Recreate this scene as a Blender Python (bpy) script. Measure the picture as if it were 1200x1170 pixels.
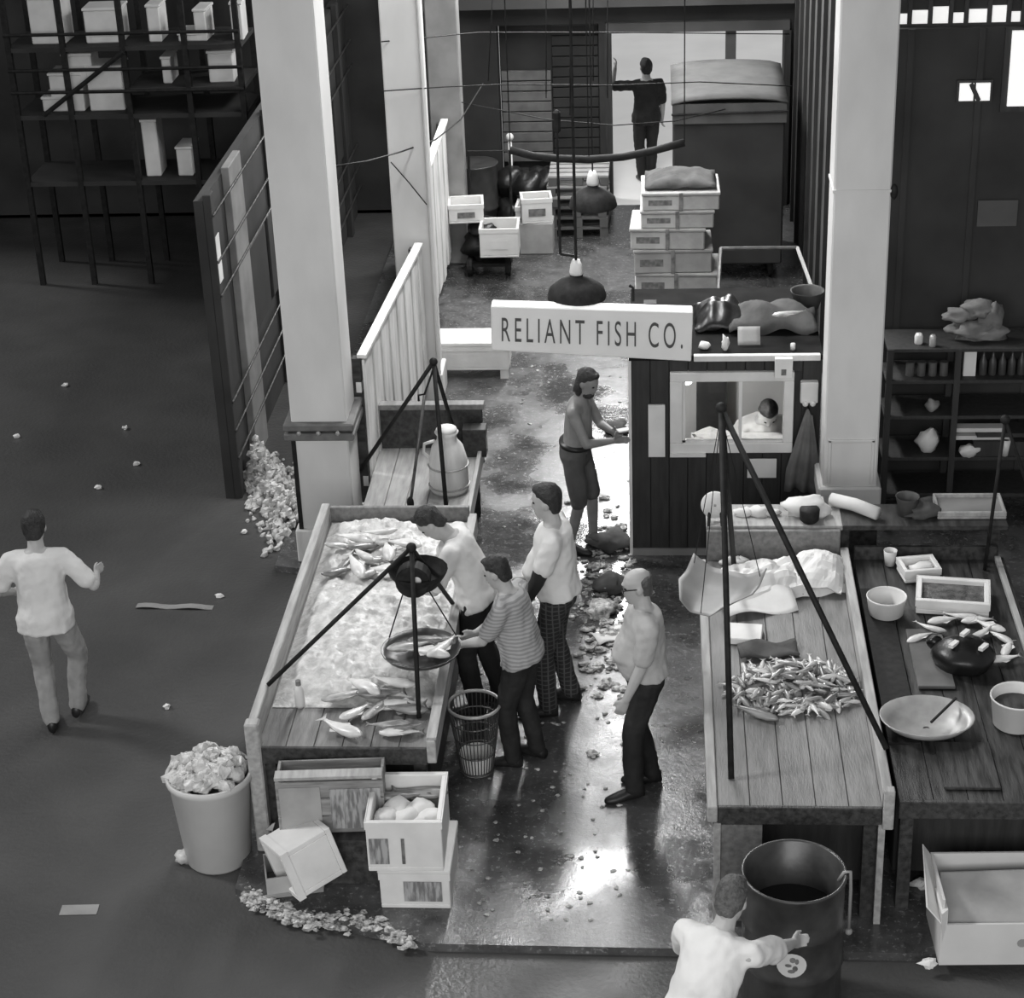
import bpy, bmesh, math, random
from mathutils import Vector, Matrix, noise, Quaternion
for o in list(bpy.data.objects): bpy.data.objects.remove(o)
sc = bpy.context.scene
C = sc.collection
PI = math.pi
rad = math.radians
rnd = random.Random(7)

# ------------------------------------------------------------ camera
FPX, PITCH, YAW, ROLL, CAMZ = 2316.0, rad(26.263), rad(4.825), rad(-2.303), 7.8
CF = Vector((-math.sin(YAW)*math.cos(PITCH), math.cos(YAW)*math.cos(PITCH), -math.sin(PITCH)))
_rt = Vector((math.cos(YAW), math.sin(YAW), 0)); _up = _rt.cross(CF)
CR = _rt*math.cos(ROLL) + _up*math.sin(ROLL)
CU = _up*math.cos(ROLL) - _rt*math.sin(ROLL)
CAM = Vector((0, 0, CAMZ))
cd = bpy.data.cameras.new('camera'); cam = bpy.data.objects.new('camera', cd); C.objects.link(cam)
m = Matrix((CR, CU, -CF)).transposed().to_4x4(); m.translation = CAM
cam.matrix_world = m
cd.sensor_fit = 'HORIZONTAL'; cd.sensor_width = 36.0; cd.lens = 36.0*FPX/1200.0
cd.clip_end = 300
sc.camera = cam

def ray(x, y): return CF*FPX + CR*(x-600) - CU*(y-585)
def G(x, y, z=0.0):            # pixel onto a level surface at height z
    d = ray(x, y); return CAM + d*((z-CAMZ)/d.z)
def PY(x, y, Y):               # pixel onto the upright plane at depth Y
    d = ray(x, y); return CAM + d*(Y/d.y)
def PX(x, y, X):
    d = ray(x, y); return CAM + d*(X/d.x)

# ------------------------------------------------------------ world, sun, skylight, exposure
w = bpy.data.worlds.new('overcast_sky'); sc.world = w; w.use_nodes = True
bg = w.node_tree.nodes['Background']; bg.inputs[0].default_value = (.97, .98, 1, 1); bg.inputs[1].default_value = .36
def lamp(name, kind, loc, direction, energy, **kw):
    l = bpy.data.lights.new(name, kind); l.energy = energy
    for k, v in kw.items(): setattr(l, k, v)
    o = bpy.data.objects.new(name, l); C.objects.link(o); o.location = loc
    o.rotation_euler = Vector(direction).to_track_quat('-Z', 'Y').to_euler()
    return o
lamp('sun', 'SUN', (-10, 20, 20), (.86, -.26, -.78), 2.3, angle=rad(9))
# daylight falling in through the long roof light over the aisle and through the gable window
lamp('roof_light_daylight', 'AREA', (-.75, 18.5, 6.3), (0, -.25, -1), 820, shape='RECTANGLE', size=.5, size_y=8.5)
lamp('gable_window_daylight', 'AREA', (-.35, 23.6, 4.6), (0, -1, -.25), 420, shape='RECTANGLE', size=.7, size_y=2.4)
# added fill light behind the camera, brightens surfaces turned towards it
lamp('front_fill_light', 'AREA', (-1.5, -5.5, 7.5), (0, 1, -.22), 2300, shape='RECTANGLE', size=14, size_y=7)
sc.view_settings.view_transform = 'Standard'; sc.view_settings.look = 'None'
sc.view_settings.gamma = 1; sc.view_settings.use_curve_mapping = False
sc.view_settings.exposure = -.35

# ------------------------------------------------------------ materials
MATS = {}
def mat(name, c1, c2=None, rough=.7, scale=6.0, stretch=(1, 1, 1), bump=0.0, bscale=None, spec=.4, metal=0.0, lo=.35, hi=.65, rough2=None, detail=6, emit=0, alpha=1, trans=0, coord='Object', coat=0.0):
    if name in MATS: return MATS[name]
    ma = bpy.data.materials.new(name); ma.use_nodes = True; nt = ma.node_tree; N = nt.nodes; L = nt.links
    b = N['Principled BSDF']
    def g(v): return (v, v*.995, v*.98, 1) if not isinstance(v, tuple) else (*v, 1)
    b.inputs['Base Color'].default_value = g(c1); b.inputs['Roughness'].default_value = rough
    b.inputs['Specular IOR Level'].default_value = spec; b.inputs['Metallic'].default_value = metal
    b.inputs['Coat Weight'].default_value = coat; b.inputs['Coat Roughness'].default_value = .12
    if trans: b.inputs['Transmission Weight'].default_value = trans
    if alpha < 1: b.inputs['Alpha'].default_value = alpha
    if emit:
        b.inputs['Emission Color'].default_value = g(c1); b.inputs['Emission Strength'].default_value = emit
    tc = N.new('ShaderNodeTexCoord'); mp = N.new('ShaderNodeMapping'); mp.inputs['Scale'].default_value = stretch
    L.new(tc.outputs[coord], mp.inputs[0])
    if c2 is not None or rough2 is not None:
        nz = N.new('ShaderNodeTexNoise'); nz.inputs['Scale'].default_value = scale; nz.inputs['Detail'].default_value = detail
        L.new(mp.outputs[0], nz.inputs[0])
        if c2 is not None:
            cr = N.new('ShaderNodeValToRGB'); cr.color_ramp.elements[0].position = lo; cr.color_ramp.elements[1].position = hi
            cr.color_ramp.elements[0].color = g(c1); cr.color_ramp.elements[1].color = g(c2)
            L.new(nz.outputs[0], cr.inputs[0]); L.new(cr.outputs[0], b.inputs['Base Color'])
        if rough2 is not None:
            mr = N.new('ShaderNodeMapRange'); mr.inputs[1].default_value = lo; mr.inputs[2].default_value = hi
            mr.inputs[3].default_value = rough; mr.inputs[4].default_value = rough2
            L.new(nz.outputs[0], mr.inputs[0]); L.new(mr.outputs[0], b.inputs['Roughness'])
    if bump:
        n2 = N.new('ShaderNodeTexNoise'); n2.inputs['Scale'].default_value = bscale or scale*4; n2.inputs['Detail'].default_value = 4
        L.new(mp.outputs[0], n2.inputs[0]); bp = N.new('ShaderNodeBump'); bp.inputs['Strength'].default_value = bump; bp.inputs['Distance'].default_value = .02
        L.new(n2.outputs[0], bp.inputs['Height']); L.new(bp.outputs[0], b.inputs['Normal'])
    MATS[name] = ma
    return ma

def floor_mat():
    ma = bpy.data.materials.new('wet_concrete'); ma.use_nodes = True; nt = ma.node_tree; N = nt.nodes; L = nt.links
    b = N['Principled BSDF']; tc = N.new('ShaderNodeTexCoord')
    def nz(s, d=6, ro=.6):
        n = N.new('ShaderNodeTexNoise'); n.inputs['Scale'].default_value = s; n.inputs['Detail'].default_value = d; n.inputs['Roughness'].default_value = ro
        L.new(tc.outputs['Object'], n.inputs[0]); return n.outputs[0]
    def mrange(x, a, bb, c, d):
        n = N.new('ShaderNodeMapRange'); L.new(x, n.inputs[0])
        for i, v in enumerate((a, bb, c, d)): n.inputs[i+1].default_value = v
        return n.outputs[0]
    def mth(op, x, y):
        n = N.new('ShaderNodeMath'); n.operation = op
        for i, v in enumerate((x, y)):
            if isinstance(v, float): n.inputs[i].default_value = v
            else: L.new(v, n.inputs[i])
        return n.outputs[0]
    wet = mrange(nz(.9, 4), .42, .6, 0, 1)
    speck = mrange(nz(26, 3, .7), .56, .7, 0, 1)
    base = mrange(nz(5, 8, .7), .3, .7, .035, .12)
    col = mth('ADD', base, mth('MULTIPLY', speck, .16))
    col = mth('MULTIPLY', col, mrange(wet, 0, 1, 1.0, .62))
    cc = N.new('ShaderNodeCombineColor')
    for i in range(3): L.new(col, cc.inputs[i])
    L.new(cc.outputs[0], b.inputs['Base Color'])
    rg = mth('ADD', mrange(wet, 0, 1, .36, .14), mth('MULTIPLY', speck, .1))
    L.new(rg, b.inputs['Roughness']); b.inputs['Specular IOR Level'].default_value = .9
    bp = N.new('ShaderNodeBump'); bp.inputs['Distance'].default_value = .015; L.new(mrange(wet, 0, 1, .38, .10), bp.inputs['Strength'])
    L.new(mth('ADD', nz(9, 8, .65), mth('MULTIPLY', nz(40, 3), .35)), bp.inputs['Height']); L.new(bp.outputs[0], b.inputs['Normal'])
    return ma
M_FLOOR = floor_mat()
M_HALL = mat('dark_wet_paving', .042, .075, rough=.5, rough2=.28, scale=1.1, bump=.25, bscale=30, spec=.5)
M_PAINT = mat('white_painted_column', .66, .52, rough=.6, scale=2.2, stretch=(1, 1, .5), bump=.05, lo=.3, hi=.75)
M_WHITE = mat('white_foam', .70, .58, rough=.6, scale=5, bump=.08, lo=.35, hi=.75)
M_WHITE2 = mat('dirty_white_board', .74, .50, rough=.7, scale=3, stretch=(3, 3, .6), bump=.1, lo=.35, hi=.7)
M_PAPER = mat('white_paper', .70, .60, rough=.8, scale=4, bump=.1)
M_DARKW = mat('dark_painted_wood', .022, .035, rough=.65, scale=6, stretch=(4, 4, .5), bump=.12)
M_WALLD = mat('dark_wall', .022, .04, rough=.85, scale=1.6, bump=.1)  # even dark tone for walls and other dark surfaces
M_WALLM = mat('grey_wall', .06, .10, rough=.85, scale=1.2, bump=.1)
M_WOOD = mat('worn_wet_wood', .12, .22, rough=.45, rough2=.6, scale=5, stretch=(5, .7, 5), bump=.15, lo=.3, hi=.7)
M_WOODL = mat('pale_weathered_wood', .40, .27, rough=.65, scale=5, stretch=(5, .6, 5), bump=.15)
M_WOODD = mat('dark_wet_wood', .02, .055, rough=.4, rough2=.6, scale=5, stretch=(5, .7, 5), bump=.15)
M_CRATE = mat('crate_wood', .30, .17, rough=.75, scale=6, stretch=(.7, 5, 5), bump=.15)
M_IRON = mat('black_iron', .010, .02, rough=.65, scale=20, spec=.2)
M_PIPE = mat('grey_pipe', .13, .07, rough=.4, scale=14, metal=.4)
M_STEEL = mat('galvanised_steel', .40, .30, rough=.38, scale=9, metal=.2)
M_DRUM = mat('dark_painted_steel', .03, .055, rough=.35, scale=7, bump=.05, spec=.6)
M_ICE = mat('crushed_ice', .60, .38, rough=.4, scale=14, bump=.5, bscale=30)
M_SKIN = mat('skin', .42, .36, rough=.55, scale=8)
M_SKIND = mat('tanned_skin', .24, .19, rough=.5, scale=8)
M_HAIR = mat('dark_hair', .012, .03, rough=.55, scale=40, bump=.5, bscale=90)
M_HAIRG = mat('grey_hair', .10, .05, rough=.6, scale=40, bump=.5, bscale=90)
M_TEE = mat('white_cotton', .68, .60, rough=.85, scale=5, bump=.35, bscale=9)
M_TROUS = mat('black_cloth', .012, .02, rough=.8, scale=7, bump=.35, bscale=9)
M_TROUSL = mat('faded_cloth', .32, .22, rough=.85, scale=6, bump=.4, bscale=9)
M_SHORTS = mat('grey_shorts', .10, .07, rough=.85, scale=6, bump=.3, bscale=9)
M_GREYSH = mat('pale_grey_cotton', .42, .34, rough=.85, scale=6, bump=.35, bscale=9)
M_SHOE = mat('black_leather', .01, .02, rough=.4, scale=9)
M_EYE = mat('dark_eye', .01, rough=.2)
M_LIP = mat('lip', .16, rough=.5)
M_FISH = mat('silver_fish', .55, .20, rough=.28, scale=9, stretch=(1, 1, 3), spec=.7)
M_FISHD = mat('dark_fish', .10, .26, rough=.28, scale=9, stretch=(1, 1, 3), spec=.7)
M_FISHW = mat('pale_fish', .72, .5, rough=.35, scale=8, spec=.6)
M_LINEN = mat('pale_canvas', .09, .06, rough=.9, scale=3, bump=.2)
M_RAG = mat('dark_rag', .05, .09, rough=.9, scale=6, bump=.4, bscale=10)
M_INK = mat('faded_ink', .10, .2, rough=.8, scale=20)
M_LETTER = mat('sign_paint', .07, rough=.6)
M_SIGN = mat('sign_white', .78, .72, rough=.6, scale=3)
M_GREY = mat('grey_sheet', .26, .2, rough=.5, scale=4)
M_CARD = mat('cardboard', .34, .26, rough=.85, scale=5, bump=.1)
M_LIQ = mat('dark_liquid', .012, rough=.06, spec=.6)
M_GLASS = mat('window_glass', .9, rough=.03, trans=1, spec=.5)
M_PALEPL = mat('pale_plastic', .62, .55, rough=.45, scale=3)
M_BLACKPL = mat('black_plastic', .006, .012, rough=.35, scale=5, bump=.4, bscale=8)
M_PANE = mat('daylit_pane', .9, rough=.5, emit=.75)
M_SCRAP = mat('scraps', .6, .12, rough=.6, scale=30)

def stripe_mat(name, a, b, freq, plaid=False):
    ma = bpy.data.materials.new(name); ma.use_nodes = True; nt = ma.node_tree; N = nt.nodes; L = nt.links
    bs = N['Principled BSDF']; bs.inputs['Roughness'].default_value = .85
    tc = N.new('ShaderNodeTexCoord')
    def wave(axis, f):
        wv = N.new('ShaderNodeTexWave'); wv.bands_direction = axis; wv.inputs['Scale'].default_value = f; wv.inputs['Distortion'].default_value = .6
        L.new(tc.outputs['Object'], wv.inputs[0]); return wv.outputs['Fac']
    f1 = wave('Z', freq)
    if plaid:
        f2 = wave('X', freq*.8); mm = N.new('ShaderNodeMath'); mm.operation = 'MAXIMUM'; L.new(f1, mm.inputs[0]); L.new(f2, mm.inputs[1]); f1 = mm.outputs[0]
    cr = N.new('ShaderNodeValToRGB'); e = cr.color_ramp.elements
    e[0].position = .4 if not plaid else .8; e[1].position = .6 if not plaid else .98
    e[0].color = (a, a, a, 1); e[1].color = (b, b, b, 1)
    L.new(f1, cr.inputs[0]); L.new(cr.outputs[0], bs.inputs['Base Color'])
    n2 = N.new('ShaderNodeTexNoise'); n2.inputs['Scale'].default_value = 9; bp = N.new('ShaderNodeBump'); bp.inputs['Strength'].default_value = .35; bp.inputs['Distance'].default_value = .02
    L.new(tc.outputs['Object'], n2.inputs[0]); L.new(n2.outputs[0], bp.inputs['Height']); L.new(bp.outputs[0], bs.inputs['Normal'])
    return ma
M_STRIPE = stripe_mat('striped_knit', .36, .25, 11)
M_PLAID = stripe_mat('plaid_cloth', .018, .075, 9, True)

def print_mat(name, base, ink, fx, fz):
    # smudged printed panel: vertical strokes of faded ink
    ma = bpy.data.materials.new(name); ma.use_nodes = True; nt = ma.node_tree; N = nt.nodes; L = nt.links
    bs = N['Principled BSDF']; bs.inputs['Roughness'].default_value = .8
    tc = N.new('ShaderNodeTexCoord'); mp = N.new('ShaderNodeMapping'); mp.inputs['Scale'].default_value = (fx, 1, fz); L.new(tc.outputs['Object'], mp.inputs[0])
    nz = N.new('ShaderNodeTexNoise'); nz.inputs['Scale'].default_value = 1; nz.inputs['Detail'].default_value = 3; L.new(mp.outputs[0], nz.inputs[0])
    cr = N.new('ShaderNodeValToRGB'); e = cr.color_ramp.elements; e[0].position = .4; e[1].position = .6
    e[0].color = (ink, ink, ink, 1); e[1].color = (base, base, base, 1); L.new(nz.outputs[0], cr.inputs[0]); L.new(cr.outputs[0], bs.inputs['Base Color'])
    return ma
M_PRINT = print_mat('printed_panel', .36, .15, 45, 8)

# ------------------------------------------------------------ mesh helpers
class MB:
    def __init__(s): s.v = []; s.f = []
    def add(s, vs, fs, M=None):
        n = len(s.v)
        s.v += [tuple(M @ Vector(p)) if M else tuple(p) for p in vs]
        s.f += [tuple(i+n for i in f) for f in fs]; return s
    def hexa(s, p, M=None):   # 4 bottom then 4 top
        return s.add(p, [(3, 2, 1, 0), (4, 5, 6, 7), (0, 1, 5, 4), (1, 2, 6, 5), (2, 3, 7, 6), (3, 0, 4, 7)], M)
    def box(s, x0, x1, y0, y1, z0, z1, M=None):
        return s.hexa([(x0, y0, z0), (x1, y0, z0), (x1, y1, z0), (x0, y1, z0), (x0, y0, z1), (x1, y0, z1), (x1, y1, z1), (x0, y1, z1)], M)
    def cbox(s, c, d, M=None):
        return s.box(c[0]-d[0]/2, c[0]+d[0]/2, c[1]-d[1]/2, c[1]+d[1]/2, c[2]-d[2]/2, c[2]+d[2]/2, M)
    def tube(s, pts, r, n=8, M=None):
        pts = [Vector(p) for p in pts]; k = len(pts); rs = r if isinstance(r, (list, tuple)) else [r]*k
        vs = []; fs = []
        prev = None
        for i, p in enumerate(pts):
            t = (pts[min(i+1, k-1)]-pts[max(i-1, 0)]).normalized()
            a = prev - t*prev.dot(t) if prev else (Vector((0, 0, 1)).cross(t) if abs(t.z) < .9 else Vector((1, 0, 0)).cross(t))
            a.normalize(); prev = a; b = t.cross(a)
            for j in range(n):
                an = 2*PI*j/n; vs.append(p + (a*math.cos(an)+b*math.sin(an))*rs[i])
        for i in range(k-1):
            for j in range(n):
                fs.append((i*n+j, i*n+(j+1) % n, (i+1)*n+(j+1) % n, (i+1)*n+j))
        fs.append(tuple(range(n-1, -1, -1))); fs.append(tuple((k-1)*n+j for j in range(n)))
        return s.add(vs, fs, M)
    def lathe(s, prof, n=24, M=None, cap0=True, cap1=False):
        vs = []; fs = []
        for r, z in prof:
            for j in range(n): vs.append((r*math.cos(2*PI*j/n), r*math.sin(2*PI*j/n), z))
        for i in range(len(prof)-1):
            for j in range(n): fs.append((i*n+j, i*n+(j+1) % n, (i+1)*n+(j+1) % n, (i+1)*n+j))
        if cap0: fs.append(tuple(range(n-1, -1, -1)))
        if cap1: fs.append(tuple((len(prof)-1)*n+j for j in range(n)))
        return s.add(vs, fs, M)
    def ring(s, R, r, z=0, n=24, k=6, M=None):
        vs = []; fs = []
        for i in range(n):
            a = 2*PI*i/n
            for j in range(k):
                b = 2*PI*j/k; q = R+r*math.cos(b); vs.append((q*math.cos(a), q*math.sin(a), z+r*math.sin(b)))
        for i in range(n):
            for j in range(k):
                fs.append((i*k+j, ((i+1) % n)*k+j, ((i+1) % n)*k+(j+1) % k, i*k+(j+1) % k))
        return s.add(vs, fs, M)
    def loft(s, rings, n=14, M=None):
        # ring = (centre, axis_a, axis_b)
        vs = []; fs = []; k = len(rings)
        for c, a, b in rings:
            for j in range(n):
                t = 2*PI*j/n; vs.append(Vector(c)+Vector(a)*math.cos(t)+Vector(b)*math.sin(t))
        for i in range(k-1):
            for j in range(n): fs.append((i*n+j, i*n+(j+1) % n, (i+1)*n+(j+1) % n, (i+1)*n+j))
        fs.append(tuple(range(n-1, -1, -1))); fs.append(tuple((k-1)*n+j for j in range(n)))
        return s.add(vs, fs, M)
    def ell(s, c, r, n=12, k=8, M=None):
        if not isinstance(r, (tuple, list)): r = (r, r, r)
        vs = [(c[0], c[1], c[2]-r[2])]; fs = []
        for i in range(1, k):
            ph = -PI/2+PI*i/k
            for j in range(n):
                t = 2*PI*j/n; vs.append((c[0]+r[0]*math.cos(ph)*math.cos(t), c[1]+r[1]*math.cos(ph)*math.sin(t), c[2]+r[2]*math.sin(ph)))
        vs.append((c[0], c[1], c[2]+r[2])); top = len(vs)-1
        for j in range(n): fs.append((0, 1+(j+1) % n, 1+j)); fs.append((top, 1+(k-2)*n+j, 1+(k-2)*n+(j+1) % n))
        for i in range(k-2):
            for j in range(n): fs.append((1+i*n+j, 1+i*n+(j+1) % n, 1+(i+1)*n+(j+1) % n, 1+(i+1)*n+j))
        return s.add(vs, fs, M)
    def lump(s, c, r, seed=0, amt=.3, M=None, n=8, k=6):
        t = MB().ell((0, 0, 0), 1, n, k)
        sq = r if isinstance(r, (tuple, list)) else (r, r, r); vs = []
        for p in t.v:
            q = Vector(p); d = 1+amt*noise.noise(q*1.7+Vector((seed*3.1, seed*1.7, seed*.9)))*2
            vs.append((c[0]+q.x*d*sq[0], c[1]+q.y*d*sq[1], c[2]+q.z*d*sq[2]))
        return s.add(vs, t.f, M)
    def sheet(s, fn, nu, nv, th=.004):
        # a bent sheet with thickness; fn(u, v) -> point
        P = [[Vector(fn(i/nu, j/nv)) for j in range(nv+1)] for i in range(nu+1)]
        vs = []; fs = []
        for sgn in (1, -1):
            for i in range(nu+1):
                for j in range(nv+1):
                    du = P[min(i+1, nu)][j]-P[max(i-1, 0)][j]; dv = P[i][min(j+1, nv)]-P[i][max(j-1, 0)]
                    nn = du.cross(dv); nn = nn.normalized() if nn.length > 1e-9 else Vector((0, 0, 1))
                    vs.append(P[i][j]+nn*th*.5*sgn)
        w_ = nv+1; o = (nu+1)*w_
        for i in range(nu):
            for j in range(nv):
                a = i*w_+j; fs.append((a, a+w_, a+w_+1, a+1)); fs.append((o+a, o+a+1, o+a+w_+1, o+a+w_))
        for i in range(nu):
            a = i*w_; fs.append((a, o+a, o+a+w_, a+w_)); a = i*w_+nv; fs.append((a, a+w_, o+a+w_, o+a))
        for j in range(nv):
            a = j; fs.append((a, a+1, o+a+1, o+a)); a = nu*w_+j; fs.append((a, o+a, o+a+1, a+1))
        return s.add(vs, fs)
    def mesh(s, name, ma, smooth=False):
        me = bpy.data.meshes.new(name); me.from_pydata(s.v, [], s.f)
        b = bmesh.new(); b.from_mesh(me); bmesh.ops.recalc_face_normals(b, faces=b.faces); b.to_mesh(me); b.free()
        if smooth: me.polygons.foreach_set('use_smooth', [True]*len(me.polygons))
        me.materials.append(ma); return me

def O(name, mb, ma, parent=None, smooth=False, bev=0):
    me = mb.mesh(name, ma, smooth) if isinstance(mb, MB) else mb
    o = bpy.data.objects.new(name, me); C.objects.link(o)
    if parent: o.parent = parent
    if bev:
        b = o.modifiers.new('edge', 'BEVEL'); b.width = bev; b.segments = 1; b.limit_method = 'ANGLE'
    return o
def tag(o, label, cat, group=None, kind=None):
    o['label'] = label; o['category'] = cat
    if group: o['group'] = group
    if kind: o['kind'] = kind
    return o
def thing(name, label, cat, loc=(0, 0, 0), rz=0, group=None, rot=None):
    o = bpy.data.objects.new(name, None); C.objects.link(o); o.location = loc; o.empty_display_size = .1
    o.rotation_euler = rot if rot else (0, 0, rz)
    return tag(o, label, cat, group)
def one(name, mb, ma, label, cat, loc=(0, 0, 0), rz=0, group=None, smooth=False, bev=0, rot=None, kind=None):
    o = O(name, mb, ma, None, smooth, bev); o.location = loc; o.rotation_euler = rot if rot else (0, 0, rz)
    return tag(o, label, cat, group, kind)
def struct(name, mb, ma, parent=None, bev=0, smooth=False, label=None):
    o = O(name, mb, ma, parent, smooth, bev)
    if not parent: o['kind'] = 'structure'
    if label: o['label'] = label
    return o
def B(*a): return MB().box(*a)
def T(pts, r, n=8): return MB().tube(pts, r, n)
# ------------------------------------------------------------ the setting
def prism(out, z0, z1):
    n = len(out); return MB().add([(x, y, z0) for x, y in out]+[(x, y, z1) for x, y in out],
        [tuple(range(n-1, -1, -1)), tuple(range(n, 2*n))]+[(i, (i+1) % n, n+(i+1) % n, n+i) for i in range(n)])
struct('floor', prism([(-1.45, 9.6), (7.5, 9.52), (7.5, 24.15), (-3.25, 24.15), (-3.25, 14.5), (-2.8, 14.4), (-2.74, 10.12), (-2.1, 9.82)], -.06, 0), M_FLOOR)
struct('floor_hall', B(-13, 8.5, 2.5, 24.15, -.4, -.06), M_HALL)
struct('floor_yard', B(-14, 14, 24.15, 60, -.4, -.02), mat('pale_yard_concrete', .82, .74, rough=.8, scale=1))

def column(name, x0, x1, y0, y1, z1, panel=False, label=None):
    r = struct(name, B(x0, x1, y0, y1, 0, z1), M_PAINT, bev=.012, label=label)
    return r
c1 = column('column', -3.02, -2.56, 14.6, 15.06, 6.3)
bn = MB()
for k in range(2): bn.box(-3.08, -2.5, 14.54, 15.12, 1.13+k*.085, 1.195+k*.085)
O('iron_band', bn, mat('band_iron', .10, .16, rough=.6, scale=9), c1, bev=.012)
for k in range(3): O('band_bolt', MB().ell((-2.95+k*.16, 14.535, 1.205), .02, 8, 6), M_STEEL, c1)
O('corner_guard', B(-3.03, -2.995, 14.585, 14.61, 0, 1.12), M_IRON, c1)
O('base_block', B(-3.06, -2.52, 14.56, 15.1, 0, .3), M_WHITE2, c1, bev=.01)
c2 = column('column', -2.56, -2.2, 18.0, 18.36, 6.3)
O('base_block', B(-2.6, -2.16, 17.96, 18.4, 0, .28), M_WHITE2, c2, bev=.01)
O('conduit', T([(-2.19, 17.98, 0), (-2.19, 17.98, 6)], .02), M_PAINT, c2)
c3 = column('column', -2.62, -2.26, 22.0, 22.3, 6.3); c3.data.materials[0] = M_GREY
c4 = column('column', 1.27, 1.69, 14.15, 14.55, 6.3)
O('plinth', B(1.235, 1.725, 14.11, 14.59, .74, .90), M_PAINT, c4, bev=.015)
for a in ((1.3, 1.325), (1.635, 1.66)): O('panel_moulding', B(a[0], a[1], 14.135, 14.155, .92, 1.30), M_PAINT, c4, bev=.004)
O('panel_moulding', B(1.3, 1.66, 14.135, 14.155, 1.28, 1.305), M_PAINT, c4, bev=.004)
O('base_box', B(1.25, 1.71, 14.13, 14.57, 0, .74), M_WOODD, c4)
O('joint_strip', B(1.262, 1.698, 14.142, 14.558, 3.30, 3.32), M_PAINT, c4); O('joint_knob', MB().ell((1.71, 14.16, 3.3), (.03, .03, .06)), M_IRON, c4, True)

# back wall with the cart doorway and the gable window above it
wb = MB()
wb.box(-13, -2.0, 24.15, 24.45, -.1, 6.3); wb.box(-2.0, -.6, 24.15, 24.45, 2.3, 6.3); wb.box(1.5, 8.5, 24.15, 24.45, -.1, 6.3)
wb.box(-.6, 1.5, 24.15, 24.45, 2.2, 3.3); wb.box(-.6, 1.5, 24.15, 24.45, 5.9, 6.3); wb.box(.55, 1.5, 24.15, 24.45, 3.3, 5.9)
wb.box(-.75, -.6, 24.15, 24.45, 0, 2.3)
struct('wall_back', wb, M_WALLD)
gw = MB(); [gw.box(-.6+k*.38, -.56+k*.38, 24.2, 24.3, 3.3, 5.9) for k in range(4)]; [gw.box(-.6, .55, 24.2, 24.3, 3.3+k*.86, 3.34+k*.86) for k in range(4)]
struct('window_1', gw, M_DARKW)
d1 = struct('door_1', B(.80, .92, 24.1, 24.4, 0, 2.2), M_WALLM)
O('lintel', B(-.66, 1.56, 24.05, 24.15, 2.2, 2.32), M_WALLM, d1); O('jamb', B(-.68, -.6, 24.05, 24.15, 0, 2.2), M_DARKW, d1); O('jamb', B(1.5, 1.58, 24.05, 24.15, 0, 2.2), M_DARKW, d1)
# dark loading bay with a half-raised slatted shutter, left of the doorway
d2 = struct('door_2', B(-2.0, -.75, 24.5, 24.55, 0, 2.3), M_WALLD)
for k in range(9):
    O('slat', B(-1.98, -1.36, 24.38, 24.44, .52+k*.13, .635+k*.13), mat('shutter_slat', .10, .16, rough=.6, scale=5), d2, bev=.004)
for k in range(14):
    O('slat', B(-1.34, -.77, 24.42, 24.46, .42+k*.13, .535+k*.13), M_WALLD, d2, bev=.004)
O('beam', B(-3.2, 1.6, 23.9, 24.12, 2.55, 2.95), M_WALLM, d1)
# walls of the side halls
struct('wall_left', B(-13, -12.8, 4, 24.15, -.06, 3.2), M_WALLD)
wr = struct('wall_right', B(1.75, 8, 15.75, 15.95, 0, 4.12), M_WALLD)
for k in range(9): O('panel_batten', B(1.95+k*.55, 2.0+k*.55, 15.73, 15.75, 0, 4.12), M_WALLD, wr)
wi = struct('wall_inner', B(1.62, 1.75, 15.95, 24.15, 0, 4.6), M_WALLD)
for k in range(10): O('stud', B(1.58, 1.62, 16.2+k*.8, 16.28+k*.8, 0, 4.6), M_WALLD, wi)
# high lights over the right-hand partition
w2 = struct('window_2', B(1.75, 8, 15.82, 15.86, 4.12, 4.14), M_DARKW)
xs = [1.8, 1.98, 2.14, 2.3, 2.42, 2.6, 2.75, 2.86]
for i in range(len(xs)-1):
    O('pane', B(xs[i], xs[i+1]-.035, 15.84, 15.85, 4.14, 4.22+.05*((i*7) % 3)/2), M_PANE, w2)
    O('mullion', B(xs[i+1]-.035, xs[i+1], 15.81, 15.87, 4.14, 5.2), M_DARKW, w2)
O('upper_board', B(1.75, 8, 15.85, 15.88, 4.20, 5.2), M_WALLD, w2)
w3 = struct('window_3', B(2.35, 2.63, 15.72, 15.75, 3.53, 3.71), M_DARKW)
O('pane', B(2.37, 2.48, 15.70, 15.72, 3.55, 3.69), M_PANE, w3); O('pane', B(2.50, 2.61, 15.70, 15.72, 3.55, 3.69), M_PANE, w3); O('glazing_bar', MB().hexa([(2.44, 15.69, 3.68), (2.47, 15.69, 3.70), (2.47, 15.7, 3.70), (2.44, 15.7, 3.68), (2.51, 15.69, 3.54), (2.54, 15.69, 3.56), (2.54, 15.7, 3.56), (2.51, 15.7, 3.54)]), M_DARKW, w3)
w4 = struct('window_4', B(2.70, 3.5, 15.72, 15.75, 3.45, 4.12), M_DARKW)
O('pane', B(2.75, 3.44, 15.70, 15.72, 3.5, 4.1), M_PANE, w4)
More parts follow.
